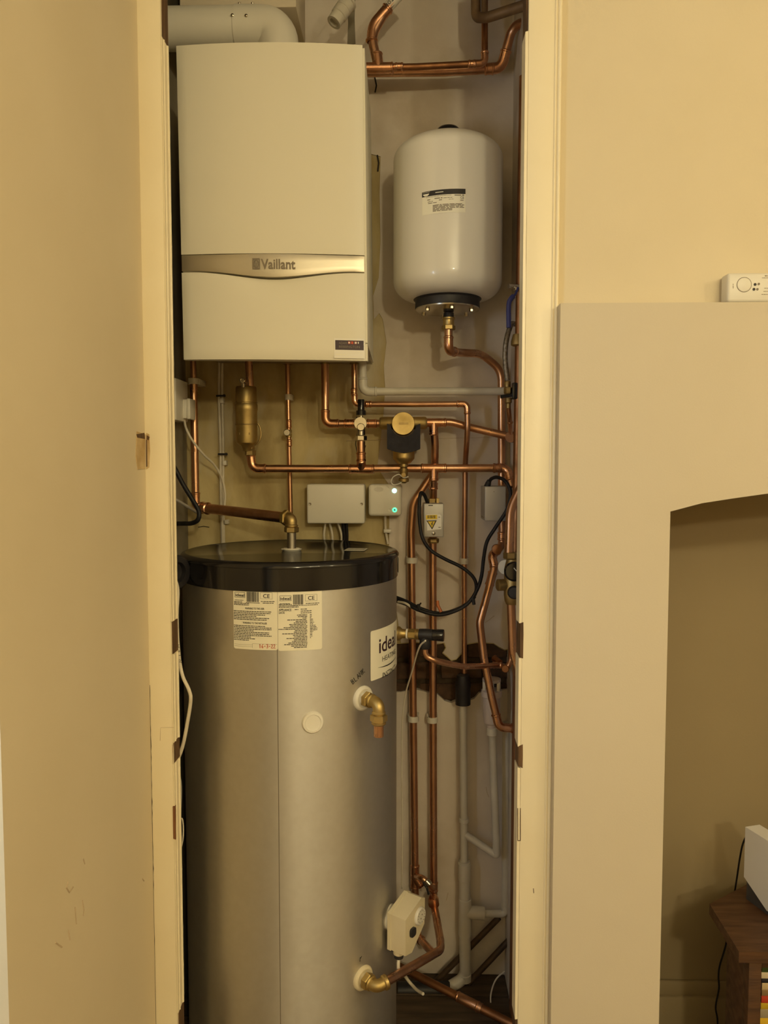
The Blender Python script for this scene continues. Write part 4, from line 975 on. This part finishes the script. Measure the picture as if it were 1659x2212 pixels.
def along(px): return p + d * ((at(px, 1372, p.y).x - p.x) / d.x)
bm = NB(); lathe(bm, [(.018, -.002), (.018, .003), (.012, .010), (.011, .02)], q, d, 24); obj('port_flange', bm, M['brass'], tp)
bm = NB(); t1 = (along(880) - q).length; lathe(bm, [(.0085, .012), (.0095, t1)], q, d, 18); obj('neck', bm, M['brass'], tp)
bm = NB(); lathe(bm, [(.0128, 0), (.0128, .004)], along(878), d, 20); obj('washer', bm, M['white'], tp)
nut(tp, along(881), d, .0135, .02, 'brass'); bm = NB(); [bead(bm, along(x), d, .0112, .002) for x in (898, 901, 904)]; lathe(bm, [(.0115, 0), (.0115, .02)], along(895), d, 20); obj('thread', bm, M['brass'], tp)
bm = NB(); a = along(905); L = (along(934) - a).length; lathe(bm, [(.011, 0), (.0145, .001), (.0150, L * .5), (.0145, L), (.011, L)], a, d, 24); c = a + d * (L * .45); sweep(bm, [c, c - Z * .018, c - Z * .03, c - Z * .036], [.013, .014, .0155, .012], 18); obj('body', bm, M['rubber'], tp)
bm = NB(); a2 = along(932); L2 = (along(958) - a2).length; lathe(bm, [(.013, 0), (.0150, .002), (.0158, L2 - .002), (.0145, L2)], a2, d, 12); obj('cap', bm, M['black'], tp)
run(tp, [c - Z * .03, c - Z * .055, c - Z * .068 + X * .03, at(1000, 1440, 2.0), at(1082, 1437, 2.09)], .0078, R=.03)
coupling(tp, (1074, 1437, 2.085), X, .0078, .02)
bm = NB(); sweep(bm, fillet([at(1082, 1437, 2.09), at(1096, 1444, 2.07), at(1104, 1425, 2.08), at(1104, 1310, 2.08)], .012), .0076, 12); obj('riser', bm, M['copper'], tp); bm = NB(); sweep(bm, [at(1068, 1422, 2.12), at(1080, 1432, 2.09)], .009, 14); bead(bm, at(1068, 1422, 2.12), V((1, 0, -.7)), .0085); obj('stub', bm, M['copper_dark'], tp); ring(tp, at(1092, 1443, 2.075), V((-.2, -1, 0)), .0105, .012, 'copper_dark', 'elbow_end')
cable(tp, [(919, 1384, 1.86), (905, 1400, 1.9), (890, 1450, 1.98), (876, 1500, 2.03), (869, 1560, 2.05), (868, 1650, 2.06), (869, 1800, 2.06), (868, 1920, 2.06)], .0022, 'wcable', 'sensor_wire')

# ---- top right pipes
t1 = thing('upper_pipe', 'copper pipe high on the back wall turning up to a white sleeved end', 'pipe', at(900, 145, 2.08))
run(t1, [(872, -22, 2.07), (832, 24, 2.08), (802, 78, 2.08), (817, 145, 2.08)], .0125, R=.06)
bm = NB(); a, b = at(872, -22, 2.07), at(836, 19, 2.08); sweep(bm, [a, b], .0135, 18); sl = obj('white_sleeve', bm, M['wplast'], t1, 'white sleeve with marker letters')
dd = (a - b).normalized(); w = V((dd.z, 0, -dd.x)); bm = NB()
scribble(bm, 'HOT', .010, lambda u, v: at(831, 16, 2.06) + V((0, -.0012, 0)) + dd * (u + .004) + w * (-.012 + v * .9 + .008) * 1, .0008, 1.3, .7); obj('handwriting', bm, M['marker'], sl)
bm = NB(); sweep(bm, fillet([at(840, 16, 2.08), at(806, 55, 2.08), at(803, 88, 2.08)], .05), .0142, 16); bead(bm, at(837, 19, 2.08), dd, .0132); bead(bm, at(803, 88, 2.08), Z, .0132); obj('bend', bm, M['fitting'], t1)
run(t1, [(770, 147, 2.08), (900, 144.5, 2.08), (1047, 137, 2.08), (1047, 100, 2.08), (1047, -30, 2.09)], .0085, 'copper_dark', elbows=(2,))
tee(t1, (818, 147, 2.08), X, V((-.12, 0, 1)), .0120); coupling(t1, (848, 145, 2.08), X, .0085, .018); coupling(t1, (862, 144, 2.08), X, .0085, .016); coupling(t1, (1020, 138.5, 2.08), X, .0085, .016)
t2 = thing('lower_back_pipe', 'copper pipe just below and behind the upper one, turning up to the right post', 'pipe', at(950, 155, 2.13))
run(t2, [(770, 156, 2.13), (960, 154, 2.13), (1083, 147, 2.13), (1107, 58, 2.10), (1150, 42, 2.05)], .0125, 'copper', elbows=(2,), R=.03); coupling(t2, (1057, 149, 2.13), X, .0125, .02)
t3 = thing('loop_pipe', 'dark brown painted pipe loop at the top right corner', 'pipe', at(1040, 40, 2.04))
run(t3, [(1027, -60, 2.05), (1028, 38, 2.05), (1052, 38, 2.02), (1150, 6, 1.97)], .0125, 'copper_paint', R=.022); run(t3, [(1045, -60, 2.04), (1046, 30, 2.04)], .0075, 'copper_paint')
op = thing('overflow_pipe', 'white plastic pipe end with a capped collar slanting down at the top of the cupboard', 'pipe', at(725, 40, 2.02))
a, b = at(778, -34, 2.03), at(721, 49, 2.0); dd = (b - a).normalized(); L = (b - a).length
bm = NB(); sweep(bm, [a, a + dd * (L * .9)], .012, 18); obj('pipe', bm, M['wpipe'], op); bm = NB(); lathe(bm, [(.013, L * .45), (.0235, L * .46), (.0235, L * .50), (.0205, L * .51), (.0205, L * .66), (.0195, L * .665), (.0205, L * .67), (.0205, L * .82), (.0185, L * .83), (.0185, L), (.012, L), (.011, L * .93)], a, dd, 28); obj('collar', bm, M['wpipe'], op)
# ---- white pipe across the back wall
wp = thing('white_cross_pipe', 'white plastic pipe from the boiler right end across the wall to the right corner', 'pipe', at(900, 847, 2.10))
run(wp, [(783, 776, 2.10), (784, 846, 2.10), (1100, 845, 2.10)], .0108, 'wpipe', elbows=(1,), fm='wpipe')

# ================================================================== electrics
def ebox(name, label, cat, pxl, pyt, pxr, pyb, yf, yb, m, bev):
    a, b = at(pxl, pyb, yf), at(pxr, pyt, yf); t = thing(name, label, cat, V(((a.x + b.x) / 2, yb, a.z)))
    bm = NB(); box(bm, (a.x, yf, a.z), (b.x, yb, b.z), bev, seg=3); o = obj('case', bm, M[m], t); return t, a, b
jb, a, b = ebox('junction_box', 'wide white junction box with two screws on the back wall', 'junction box', 663, 1046, 787.5, 1131, 2.135, YW + .002, 'wplast', .005)
for px in (669.5, 781): bm = NB(); lathe(bm, [(.0042, 0), (.0042, .0012), (.0015, .0006), (0, .0004)], at(px, 1089, 2.1352), (0, -1, 0), 12); obj('screw', bm, M['steel'], jb)
for k, (x0, x1, x2, m, r) in enumerate(((703, 700, 706, 'wcable', .0032), (712, 718, 716, 'wcable', .0032), (730, 738, 735, 'wcable', .0032), (741, 743, 742, 'bcable', .0052), (748, 749, 748, 'bcable', .0052))):
    cable(jb, [(x0, 1129, 2.165), (x1, 1158, 2.17), (x2, 1185, 2.183)], r, m)
ct, a, b = ebox('controller', 'small square white controller with two glowing green lights', 'controller', 796, 1046, 867.5, 1115, 2.145, YW + .002, 'wplast', .009)
for px, py, m in ((852, 1060, 'ledcyan'), (852.5, 1101.5, 'ledgreen')):
    bm = NB(); lathe(bm, [(.0068, -.002), (.0066, .001), (.0045, .0018), (0, .0018)], at(px, py, 2.145), (0, -1, 0), 20); o = obj('light', bm, M[m], ct)
    if m == 'ledgreen': bm = NB(); lathe(bm, [(.0024, 0), (.0022, .001), (0, .0012)], at(px, py, 2.1428), (0, -1, 0), 14); obj('light_pip', bm, M['rubber'], o)
bm = NB(); lathe(bm, [(.0042, -.001), (.0042, .0008), (.0034, .0004), (0, .0004)], at(842, 1101.5, 2.145), (0, -1, 0), 16); obj('button', bm, M['wplast'], ct); bm = NB(); c = at(818, 1057, 2.1448)
bm_v = [bm.verts.new(c + V((math.cos(t) * .013, -.0003, math.sin(t) * .007))) for t in [2 * PI * k / 24 for k in range(24)]]; bm.faces.new(bm_v); obj('emblem', bm, M['wpipe'], ct)
cable(ct, [(832, 1113, 2.17), (833, 1145, 2.185), (838, 1175, 2.19)], .0034, 'wcable'); bm = NB(); box(bm, at(829, 1151, 2.175), at(845, 1142, 2.199), .001); obj('cable_clip', bm, M['wplast'], ct)
zvb, a, b = ebox('zone_valve', 'grey valve motor box with a yellow hazard sticker on the right riser', 'valve', 915.5, 1088, 958.5, 1160, 2.06, 2.135, 'greybox', .002)
bm = NB(); box(bm, (a.x + .012, 2.06 - .0006, b.z - .006), (a.x + .024, 2.0605, b.z - .0035)); obj('slot', bm, M['rubber'], zvb)
fz = lambda h: (lambda px, py: at(px, py, 2.06 - h))
def poly_f(bm, f, pts): bm.faces.new([bm.verts.new(f(*p)) for p in pts])
bm = NB(); poly_f(bm, fz(.0005), [(921, 1112), (950, 1111), (953.5, 1114), (953.5, 1143), (923, 1146)]); hz = obj('hazard_sticker', bm, M['white'], zvb, 'white and yellow electrical hazard sticker')
bm = NB(); poly_f(bm, fz(.001), [(920, 1113), (944.5, 1112), (944.5, 1121.5), (920, 1122.5)]); obj('yellow_strip', bm, M['yellow'], hz)
bm = NB(); poly_f(bm, fz(.0009), [(921, 1124.5), (943.5, 1124), (933.5, 1144)]); obj('triangle_border', bm, M['ink'], hz); bm = NB(); poly_f(bm, fz(.0013), [(924.2, 1126.3), (940.2, 1126), (933.3, 1140.2)]); obj('triangle', bm, M['yellow'], hz)
bm = NB(); poly_f(bm, fz(.0017), [(934, 1127), (931, 1133), (933.2, 1132.6), (931.8, 1138), (935.6, 1131.2), (933.6, 1131.6), (935.5, 1127)]); [small_print(bm, lambda u, v: at(923 + u * 1300, 1119 - i * 3.2 - v * 1300, 2.0587), 0, .0135, 0, .0013) for i in range(2)]; obj('bolt_symbol', bm, M['ink'], hz)
bm = NB(); small_print(bm, lambda u, v: at(947 + u * 1300, 1118 - v * 1300, 2.0592), 0, .004, 0, .0012); small_print(bm, lambda u, v: at(947 + u * 1300, 1140 - v * 1300, 2.0592), 0, .004, 0, .0012); obj('small_print', bm, M['inkgrey'], hz)
bm = NB(); lathe(bm, [(.005, 0), (.005, .002), (.002, .0035), (0, .0036)], at(936.5, 1152, 2.06), (0, -1, 0), 16); obj('screw', bm, M['chrome'], zvb)
bm = NB(); lathe(bm, [(.014, 0), (.016, .004), (.016, .012), (.012, .014)], at(936, 1173, 2.135), Z, 6); obj('valve_nut', bm, M['brass_dull'], zvb, smooth=False); bm = NB(); box(bm, at(943, 1090, 2.10), at(948, 1076, 2.12)); obj('lever_stop', bm, M['brass_dull'], zvb); bm = NB(); lathe(bm, [(.012, 0), (.016, .003), (.016, .014)], at(934, 1088, 2.135), Z, 6); obj('valve_nut', bm, M['brass_dull'], zvb, smooth=False)
eb2, a2, b2 = ebox('wiring_box', 'plain grey metal box on the right of the back wall behind the vessel pipe', 'electrical box', 1047, 1051, 1093, 1125.5, 2.045, 2.15, 'greybox', .002)
bm = NB(); lathe(bm, [(.0015, 0), (.0015, .001)], at(1067, 1062, 2.0445), (0, -1, 0), 8); box(bm, (a2.x - .0008, 2.06, a2.z + .006), (a2.x + .001, 2.13, a2.z + .009)); obj('screw', bm, M['steel'], eb2)
bm = NB(); lathe(bm, [(.009, 0), (.008, .01), (.0055, .02)], at(1052, 1052, 2.08), V((.35, 0, 1)), 14); obj('gland', bm, M['rubber'], eb2)
bc = thing('black_flex', 'looped black cables linking the two grey boxes, tied into one bundle', 'cable', at(950, 1320, 2.05))
cable(bc, [(924, 1088, 2.08), (917, 1070, 2.07), (909, 1065, 2.06), (906, 1085, 2.05), (906, 1120, 2.045), (912, 1160, 2.04), (930, 1188, 2.04), (960, 1207, 2.04), (995, 1224, 2.04), (1020, 1244, 2.04), (1029, 1265, 2.04), (1024, 1288, 2.04), (1003, 1308, 2.04), (970, 1322, 2.04), (940, 1324, 2.04), (905, 1313, 2.04), (880, 1300, 2.06), (855, 1290, 2.08)], .0048, 'bcable', n=10)
cable(bc, [(1056, 1042, 2.08), (1062, 1034, 2.07), (1074, 1031, 2.05), (1090, 1038, 2.03), (1101, 1056, 2.02), (1102, 1078, 2.015), (1093, 1105, 2.015), (1070, 1140, 2.02), (1052, 1170, 2.025), (1045, 1205, 2.03), (1040, 1245, 2.03), (1030, 1275, 2.03), (1010, 1304, 2.03), (980, 1321, 2.03), (945, 1328, 2.03), (905, 1318, 2.03), (880, 1306, 2.05), (855, 1298, 2.08)], .0048, 'bcable', n=10)
cable(bc, [(900, 1319, 2.035), (888, 1311, 2.04), (875, 1303, 2.05), (860, 1300, 2.07)], .0034, 'wcable', 'white_core')
bm = NB(); sweep(bm, [at(945, 1298, 2.03), at(946, 1308, 2.025), at(953, 1322, 2.022)], .0042, 6); obj('tag', bm, M['orange'], bc, 'orange copper-coloured tag')
for px, py in ((906, 1309), (1024, 1296)):
    bm = NB(); sweep(bm, [at(px - 2, py - 4, 2.028), at(px, py + 10, 2.028)], .0045, 8); sweep(bm, [at(px, py - 2, 2.028), at(px + 3, py - 6, 2.02)], .0022, 6); obj('cable_tie', bm, M['rubber'], bc)
# thermostat on the cylinder
ts = thing('cylinder_thermostat', 'cream cylinder thermostat box with a dial and black knob on the tank side', 'thermostat', at(870, 2050, 1.8))
th, z = cyl_hit(842, 1980); d = nrm(th); sd = V((-d.y, d.x, 0))
bm = NB(); lathe(bm, [(.029, -.004), (.030, .004), (.027, .008), (.018, .009), (.018, .02)], on_cyl(th, z), d, 32); obj('flange', bm, M['wplast'], ts)
# box axes: d out of the tank, sd along the tank towards the back
o0 = on_cyl(th, z) + d * .016
ds = V((math.sin(th - .25), -math.cos(th - .25), 0)); sd = V((-ds.y, ds.x, 0))
def tb(a, b, c): return o0 + ds * a + sd * b + Z * c        # a out, b along, c up
prof = [(-.036, -.058), (-.008, -.064), (.048, -.020), (.050, .045), (.035, .052), (-.036, .030)]
bm = NB(); prism(bm, [tb(0, b, c) for b, c in prof], ds * .052); bmesh.ops.bevel(bm, geom=[e_ for e_ in bm.edges if e_.is_manifold and e_.calc_face_angle(0) > .3], offset=.003, segments=2, affect='EDGES'); obj('case', bm, M['cream'], ts)
bm = NB(); prof2 = [(b * 1.03, c * 1.03) for b, c in prof]; prism(bm, [tb(.0, b, c) for b, c in prof2], ds * .010); obj('back_plate', bm, M['cream'], ts)
dc = tb(.052, .024, .012); bm = NB(); lathe(bm, [(.021, -.002), (.021, .004), (.019, .0065), (.0, .0065)], dc, ds, 32); dial = obj('dial', bm, M['wplast'], ts, 'round dial with tick marks')
bm = NB()
for k in range(14):
    a = 2 * PI * k / 14; e1 = sd * math.cos(a) + Z * math.sin(a); sweep(bm, [dc + ds * .0066 + e1 * .0125, dc + ds * .0066 + e1 * .0165], .0006, 4)
for x, y in ((.003, .004), (-.002, -.004)): lathe(bm, [(.0018, 0), (.0018, .0005)], dc + ds * .0066 + sd * x + Z * y, ds, 10)
obj('tick_marks', bm, M['inkgrey'], dial)
bm = NB(); kc = tb(.052, -.008, -.012); pts = [kc + sd * (math.copysign(abs(math.cos(t)) ** .6, math.cos(t)) * .0105) + Z * (math.copysign(abs(math.sin(t)) ** .6, math.sin(t)) * .0105) for t in [2 * PI * k / 20 for k in range(20)]]; prism(bm, pts, ds * .006); obj('knob', bm, M['rubber'], ts, 'square black knob')
gp = tb(.022, -.020, -.062); bm = NB(); lathe(bm, [(.0135, 0), (.0135, .010), (.010, .013)], gp + Z * .002, -Z, 20); obj('gland_boss', bm, M['cream'], ts); bm = NB(); lathe(bm, [(.0115, 0), (.0115, .008), (.006, .010)], gp - Z * .010, -Z, 20); obj('gland', bm, M['rubber'], ts)
cable(ts, [gp - Z * .015, gp - Z * .05, at(872, 2105, 1.93), at(885, 2122, 1.95), at(900, 2138, 1.93), at(914, 2147, 1.90)], .0040, 'wcable')
# socket and cables on the left
so = thing('fused_spur', 'white fused outlet box on the cupboard left wall', 'socket', at(395, 905, 2.06))
bm = NB(); a, b = at(386, 904, 2.05), at(411, 862, 2.05); box(bm, (a.x, 2.05, a.z), (b.x - .009, 2.098, b.z), .003); box(bm, (b.x - .010, 2.047, a.z - .002), (b.x, 2.102, b.z + .002), .003); obj('case', bm, M['wplast'], so)
bm = NB(); box(bm, (XLC, 1.99, a.z - .008), (a.x + .012, 2.10, b.z + .05), .004); obj('back_box', bm, M['wplast'], so)
cable(so, [(398, 904, 2.07), (402, 925, 2.05), (416, 952, 2.05), (440, 982, 2.08), (462, 1003, 2.12), (478, 1030, 2.15), (486, 1065, 2.165), (484, 1100, 2.17), (480, 1130, 2.18), (481, 1180, 2.185)], .0032, 'wcable')
bl = thing('boiler_cables', 'pair of white cables running straight down the wall left of the air separator', 'cable', at(478, 1100, 2.18))
cable(bl, [(474, 776, 2.17), (473, 860, 2.186), (476, 960, 2.188), (477, 1060, 2.188), (480, 1190, 2.19)], .0038, 'wcable'); cable(bl, [(480, 776, 2.17), (480, 860, 2.186), (482, 960, 2.188), (482, 1060, 2.188), (484, 1190, 2.19)], .0038, 'wcable')
for px, py in ((477, 855), (481, 981)): bm = NB(); sweep(bm, [at(px - 10, py, 2.176), at(px + 9, py, 2.176)], .0026, 8); lathe(bm, [(.004, 0), (.004, .006)], at(px + 8, py, 2.18), (0, -1, 0), 10); obj('cable_tie', bm, M['rubber'], bl)
for px, py in ((478, 866), (484, 1000), (488, 1127)): bm = NB(); box(bm, at(px - 3, py + 5, 2.178), at(px + 8, py - 5, 2.199), .001); obj('cable_clip', bm, M['wplast'], bl)
cable(None, [(362, 985, 2.0), (378, 1012, 2.0), (395, 1045, 2.0), (415, 1078, 2.0), (429, 1103, 2.0), (428, 1122, 2.0), (415, 1130, 2.02), (398, 1131, 2.05), (380, 1131, 2.08)], .0062, 'bcable', 'black_lead', 12); tag(bpy.data.objects['black_lead'], 'thick black cable bending out from behind the left door post', 'cable')
cable(None, [(365, 1072, 2.06), (385, 1082, 2.06), (405, 1094, 2.08), (424, 1106, 2.12)], .004, 'gcable', 'grey_lead'); tag(bpy.data.objects['grey_lead'], 'short grey cable behind the thick black one at the left wall', 'cable')
bm = NB(); lathe(bm, [(.036, -.012), (.040, -.008), (.040, .008), (.036, .012), (.024, .012), (.022, 0)], at(376, 1236, 1.72), V((.75, -.5, 0)), 36); tag(obj('rubber_grommet', bm, M['rubber']), 'round black rubber ring showing beside the left post by the cylinder lid', 'grommet')
mc = thing('mains_cable', 'white cable marked MAIN bowing out from the left door post', 'cable', at(385, 1650, 1.69))
o = cable(mc, [(376, 1245, 1.68), (384, 1275, 1.675), (382, 1330, 1.67), (385, 1400, 1.665), (393, 1455, 1.655), (408, 1490, 1.645), (412, 1512, 1.64), (405, 1560, 1.645), (395, 1610, 1.65), (382, 1648, 1.66), (374, 1680, 1.67)], .0040, 'wcable', n=10)
bm = NB(); 
def on_main(u, v, k):
    y = 1392 + k * 11 + u * 1000; return at(383.2 + (y - 1400) * 8 / 55 + v * 900, y, 1.665 - (y - 1400) * .010 / 55 - .0043)
for k, ch in enumerate('MAIN'): scribble(bm, ch, .0055, lambda u, v, k=k: on_main(u, v, k), .0005, 1, 1.3)
obj('handwriting', bm, M['marker'], mc, 'word MAIN in marker pen')
cable(None, [(384, 1662, 1.70), (390, 1700, 1.70), (388, 1770, 1.70), (385, 1880, 1.70), (384, 2240, 1.70)], .0032, 'gcable', 'floor_lead'); tag(bpy.data.objects['floor_lead'], 'thin grey cable hanging down the dark gap left of the cylinder', 'cable')
cable(None, [(386, 1780, 1.685), (393, 1768, 1.68), (396, 1790, 1.68), (394, 1820, 1.68), (385, 1848, 1.685)], .0015, 'wcable', 'thin_wire'); tag(bpy.data.objects['thin_wire'], 'very thin pale wire looping out of the gap left of the cylinder', 'cable')

# ================================================================== alarm on the ledge
AY = YB + .004
al = thing('carbon_monoxide_alarm', 'small white alarm with a round button standing on the chimney breast ledge', 'alarm', at(1640, 651, AY))
a, b = at(1570.5, 651, AY), at(1715, 588, AY)
bm = NB(); box(bm, (a.x, AY, ZL + .0008), (b.x, AY + .034, b.z), .006, seg=3); obj('case', bm, M['wplast'], al)
bm = NB(); c = at(1607.5, 615, AY - .0002); n = 36
for k in range(n):
    a0, a1 = 2 * PI * k / n, 2 * PI * (k + 1) / n; bm.faces.new([bm.verts.new(c + V((math.cos(t) * r, 0, math.sin(t) * r))) for t, r in ((a0, .0138), (a1, .0138), (a1, .0150), (a0, .0150))])
obj('button_ring', bm, M['inkgrey'], al); bm = NB(); lathe(bm, [(.0136, -.001), (.0136, .0006), (.012, .0012), (0, .0012)], c, (0, -1, 0), 32); obj('test_button', bm, M['wplast'], al)
for px, py, m, r in ((1631, 614.5, 'ink', .0028), (1628.5, 625, 'ink', .0028), (1639, 613.5, 'inkgrey', .0024), (1636, 625, 'inkgrey', .0024)): bm = NB(); lathe(bm, [(r, 0), (r, .0006), (r * .5, .0002), (0, .0002)], at(px, py, AY), (0, -1, 0), 14); obj('indicator', bm, M[m], al)
bm = NB(); fa = lambda u, v: at(1645 + u, 651 - v, AY - .0003)
for u0_, u1_, v0_, h_ in ((7, 50, 54, 2.2), (1, 50, 50, 1.2), (6, 50, 28, 1.2), (4, 50, 21, 1.2), (0, 50, 14.5, 1.3)): small_print(bm, fa, u0_, u1_, v0_, h_)
[quad(bm, fa, -62, v, -60.6, v + 3) for v in (35, 31, 28)]; obj('small_print', bm, M['inkgrey'], al)

# ================================================================== stand, device, books in the alcove
pC, pB = at(1615, 2056, 1.56), at(1551, 1952, 1.73); zT = pC.z
sx = .70
stn = thing('corner_stand', 'dark wooden stand with a clipped back corner inside the alcove', 'stand', (1.0, 1.7, 0))
bm = NB(); top = [(.698, 1.56), (1.36, 1.56), (1.36, 1.86), (.885, 1.86), (.706, 1.735)]
prism(bm, [(x, y, zT - .024) for x, y in top], (0, 0, .024)); bmesh.ops.bevel(bm, geom=[e_ for e_ in bm.edges if e_.is_manifold and e_.calc_face_angle(0) > .5], offset=.003, segments=2, affect='EDGES'); obj('top', bm, M['stand'], stn)
xp0, xp1 = at(1616, 2110, 1.575).x, at(1644, 2110, 1.575).x
bm = NB(); box(bm, (xp0, 1.572, .003), (xp1, 1.60, zT - .024), .002); obj('leg', bm, M['stand'], stn); bm = NB(); box(bm, (1.32, 1.572, .003), (1.345, 1.60, zT - .024), .002); obj('leg', bm, M['stand'], stn)
bm = NB(); box(bm, (xp0 + .004, 1.60, .003), (xp0 + .02, 1.69, zT - .024), .001); obj('side_panel', bm, M['stand'], stn); bm = NB(); box(bm, (xp1, 1.576, zT - .045), (1.32, 1.594, zT - .024), .001); obj('apron', bm, M['stand'], stn)
zsh = at(1650, 2224, 1.60).z
bm = NB(); prism(bm, [(x, y, zsh - .018) for x, y in ((xp0 + .021, 1.603), (1.33, 1.603), (1.33, 1.838), (.884, 1.838), (xp0 + .021, 1.684))], (0, 0, .018)); obj('shelf', bm, M['stand'], stn)
bm = NB(); prism(bm, [(x, y, .003) for x, y in ((xp0 + .012, 1.692), (.885, 1.852), (.895, 1.842), (xp0 + .020, 1.682))], (0, 0, zT - .027)); obj('back_panel', bm, M['stand'], stn)
bks = [(2087, 2102, (.05, .09, .02), 'green book at the top of the stack in the wooden stand'), (2103, 2115.5, (.72, .62, .46), 'white book second in the stack under the green one'), (2116.5, 2125, (.012, .012, .02), 'thin black book between two pale ones in the stack'),
       (2126, 2140, (.62, .48, .28), 'cream book under the thin black one'), (2141, 2153, (.28, .18, .08), 'tan book resting on the red one'), (2154, 2168.5, (.50, .05, .02), 'red book in the middle of the stack'),
       (2169.5, 2180, (.55, .38, .02), 'mustard yellow book directly under the red one'), (2183, 2199.5, (.36, .31, .22), 'grey book between the two yellow ones'), (2202, 2223, (.75, .48, .03), 'bright yellow book at the bottom of the stack')]
zprev = zsh
for k, (y0, y1, col, labl) in enumerate(reversed(bks)):
    zt0 = at(1650, y0, 1.60).z; x0 = at(1645.2, 2150, 1.60).x + random.uniform(0, .002); w = random.uniform(.19, .23)
    r = thing('book', labl, 'book', (x0 + w / 2, 1.68, zprev), 'books stacked in the wooden stand')
    mm = mat('book_cover_%d' % k, col, .5, col2=tuple(c * .85 for c in col), scale=20); t = .0015; yb = 1.604 + random.uniform(.055, .075)
    zlo = zprev + .0002
    bm = NB(); box(bm, (x0, 1.604, zlo), (x0 + w, yb, zlo + t)); box(bm, (x0, 1.604, zt0 - t), (x0 + w, yb, zt0)); box(bm, (x0, 1.6035, zlo), (x0 + w, 1.606, zt0), .0008); obj('cover', bm, mm, r)
    bm = NB(); box(bm, (x0 + .003, 1.606, zlo + t), (x0 + w - .003, yb - .003, zt0 - t)); obj('pages', bm, M['paper'], r)
    zprev = zt0
dv = thing('white_slab_device', 'white slab-shaped device on edge on a dark base, on the wooden stand', 'device', (.82, 1.68, zT))
dp = at(1610, 1786, 1.76); dq = V((dp.x + .062, 1.56, dp.z)); ddx = (V((dq.x - dp.x, dq.y - dp.y, 0))).normalized(); L = .195; nx = V((-ddx.y, ddx.x, 0)) * .04
zlow = at(1613, 1894, 1.76).z
def dpt(s, z): return V((dp.x + ddx.x * s, dp.y + ddx.y * s, z))
bm = NB(); prism(bm, [dpt(0, dp.z), dpt(0, zlow), dpt(.072, zT + .012), dpt(L, zT + .012), dpt(L, dp.z)], nx); bmesh.ops.bevel(bm, geom=[e_ for e_ in bm.edges if e_.is_manifold and e_.calc_face_angle(0) > .5], offset=.0015, segments=2, affect='EDGES'); obj('case', bm, M['white_dev'], dv)
bm = NB(); k = nx * .12; prism(bm, [dpt(.004, zlow) + k, dpt(.004, zT) + k, dpt(L - .004, zT) + k, dpt(L - .004, zT + .013) + k, dpt(.072, zT + .013) + k], nx * .76); obj('base', bm, M['dark_dev'], dv)
cd = thing('device_cord', 'thin black cord hanging from the white device behind the wooden stand', 'cable', at(1580, 2000, 1.84))
cable(cd, [(1616, 1800, 1.80), (1605, 1822, 1.81), (1598, 1855, 1.82), (1592, 1895, 1.84), (1586, 1932, 1.87), (1576, 1985, 1.885), (1568, 2040, 1.885), (1555, 2085, 1.885), (1552, 2110, 1.885), (1553, 2135, 1.885), (1546, 2175, 1.88), (1550, 2205, 1.88), (1549, 2260, 1.88)], .0022, 'bcable')
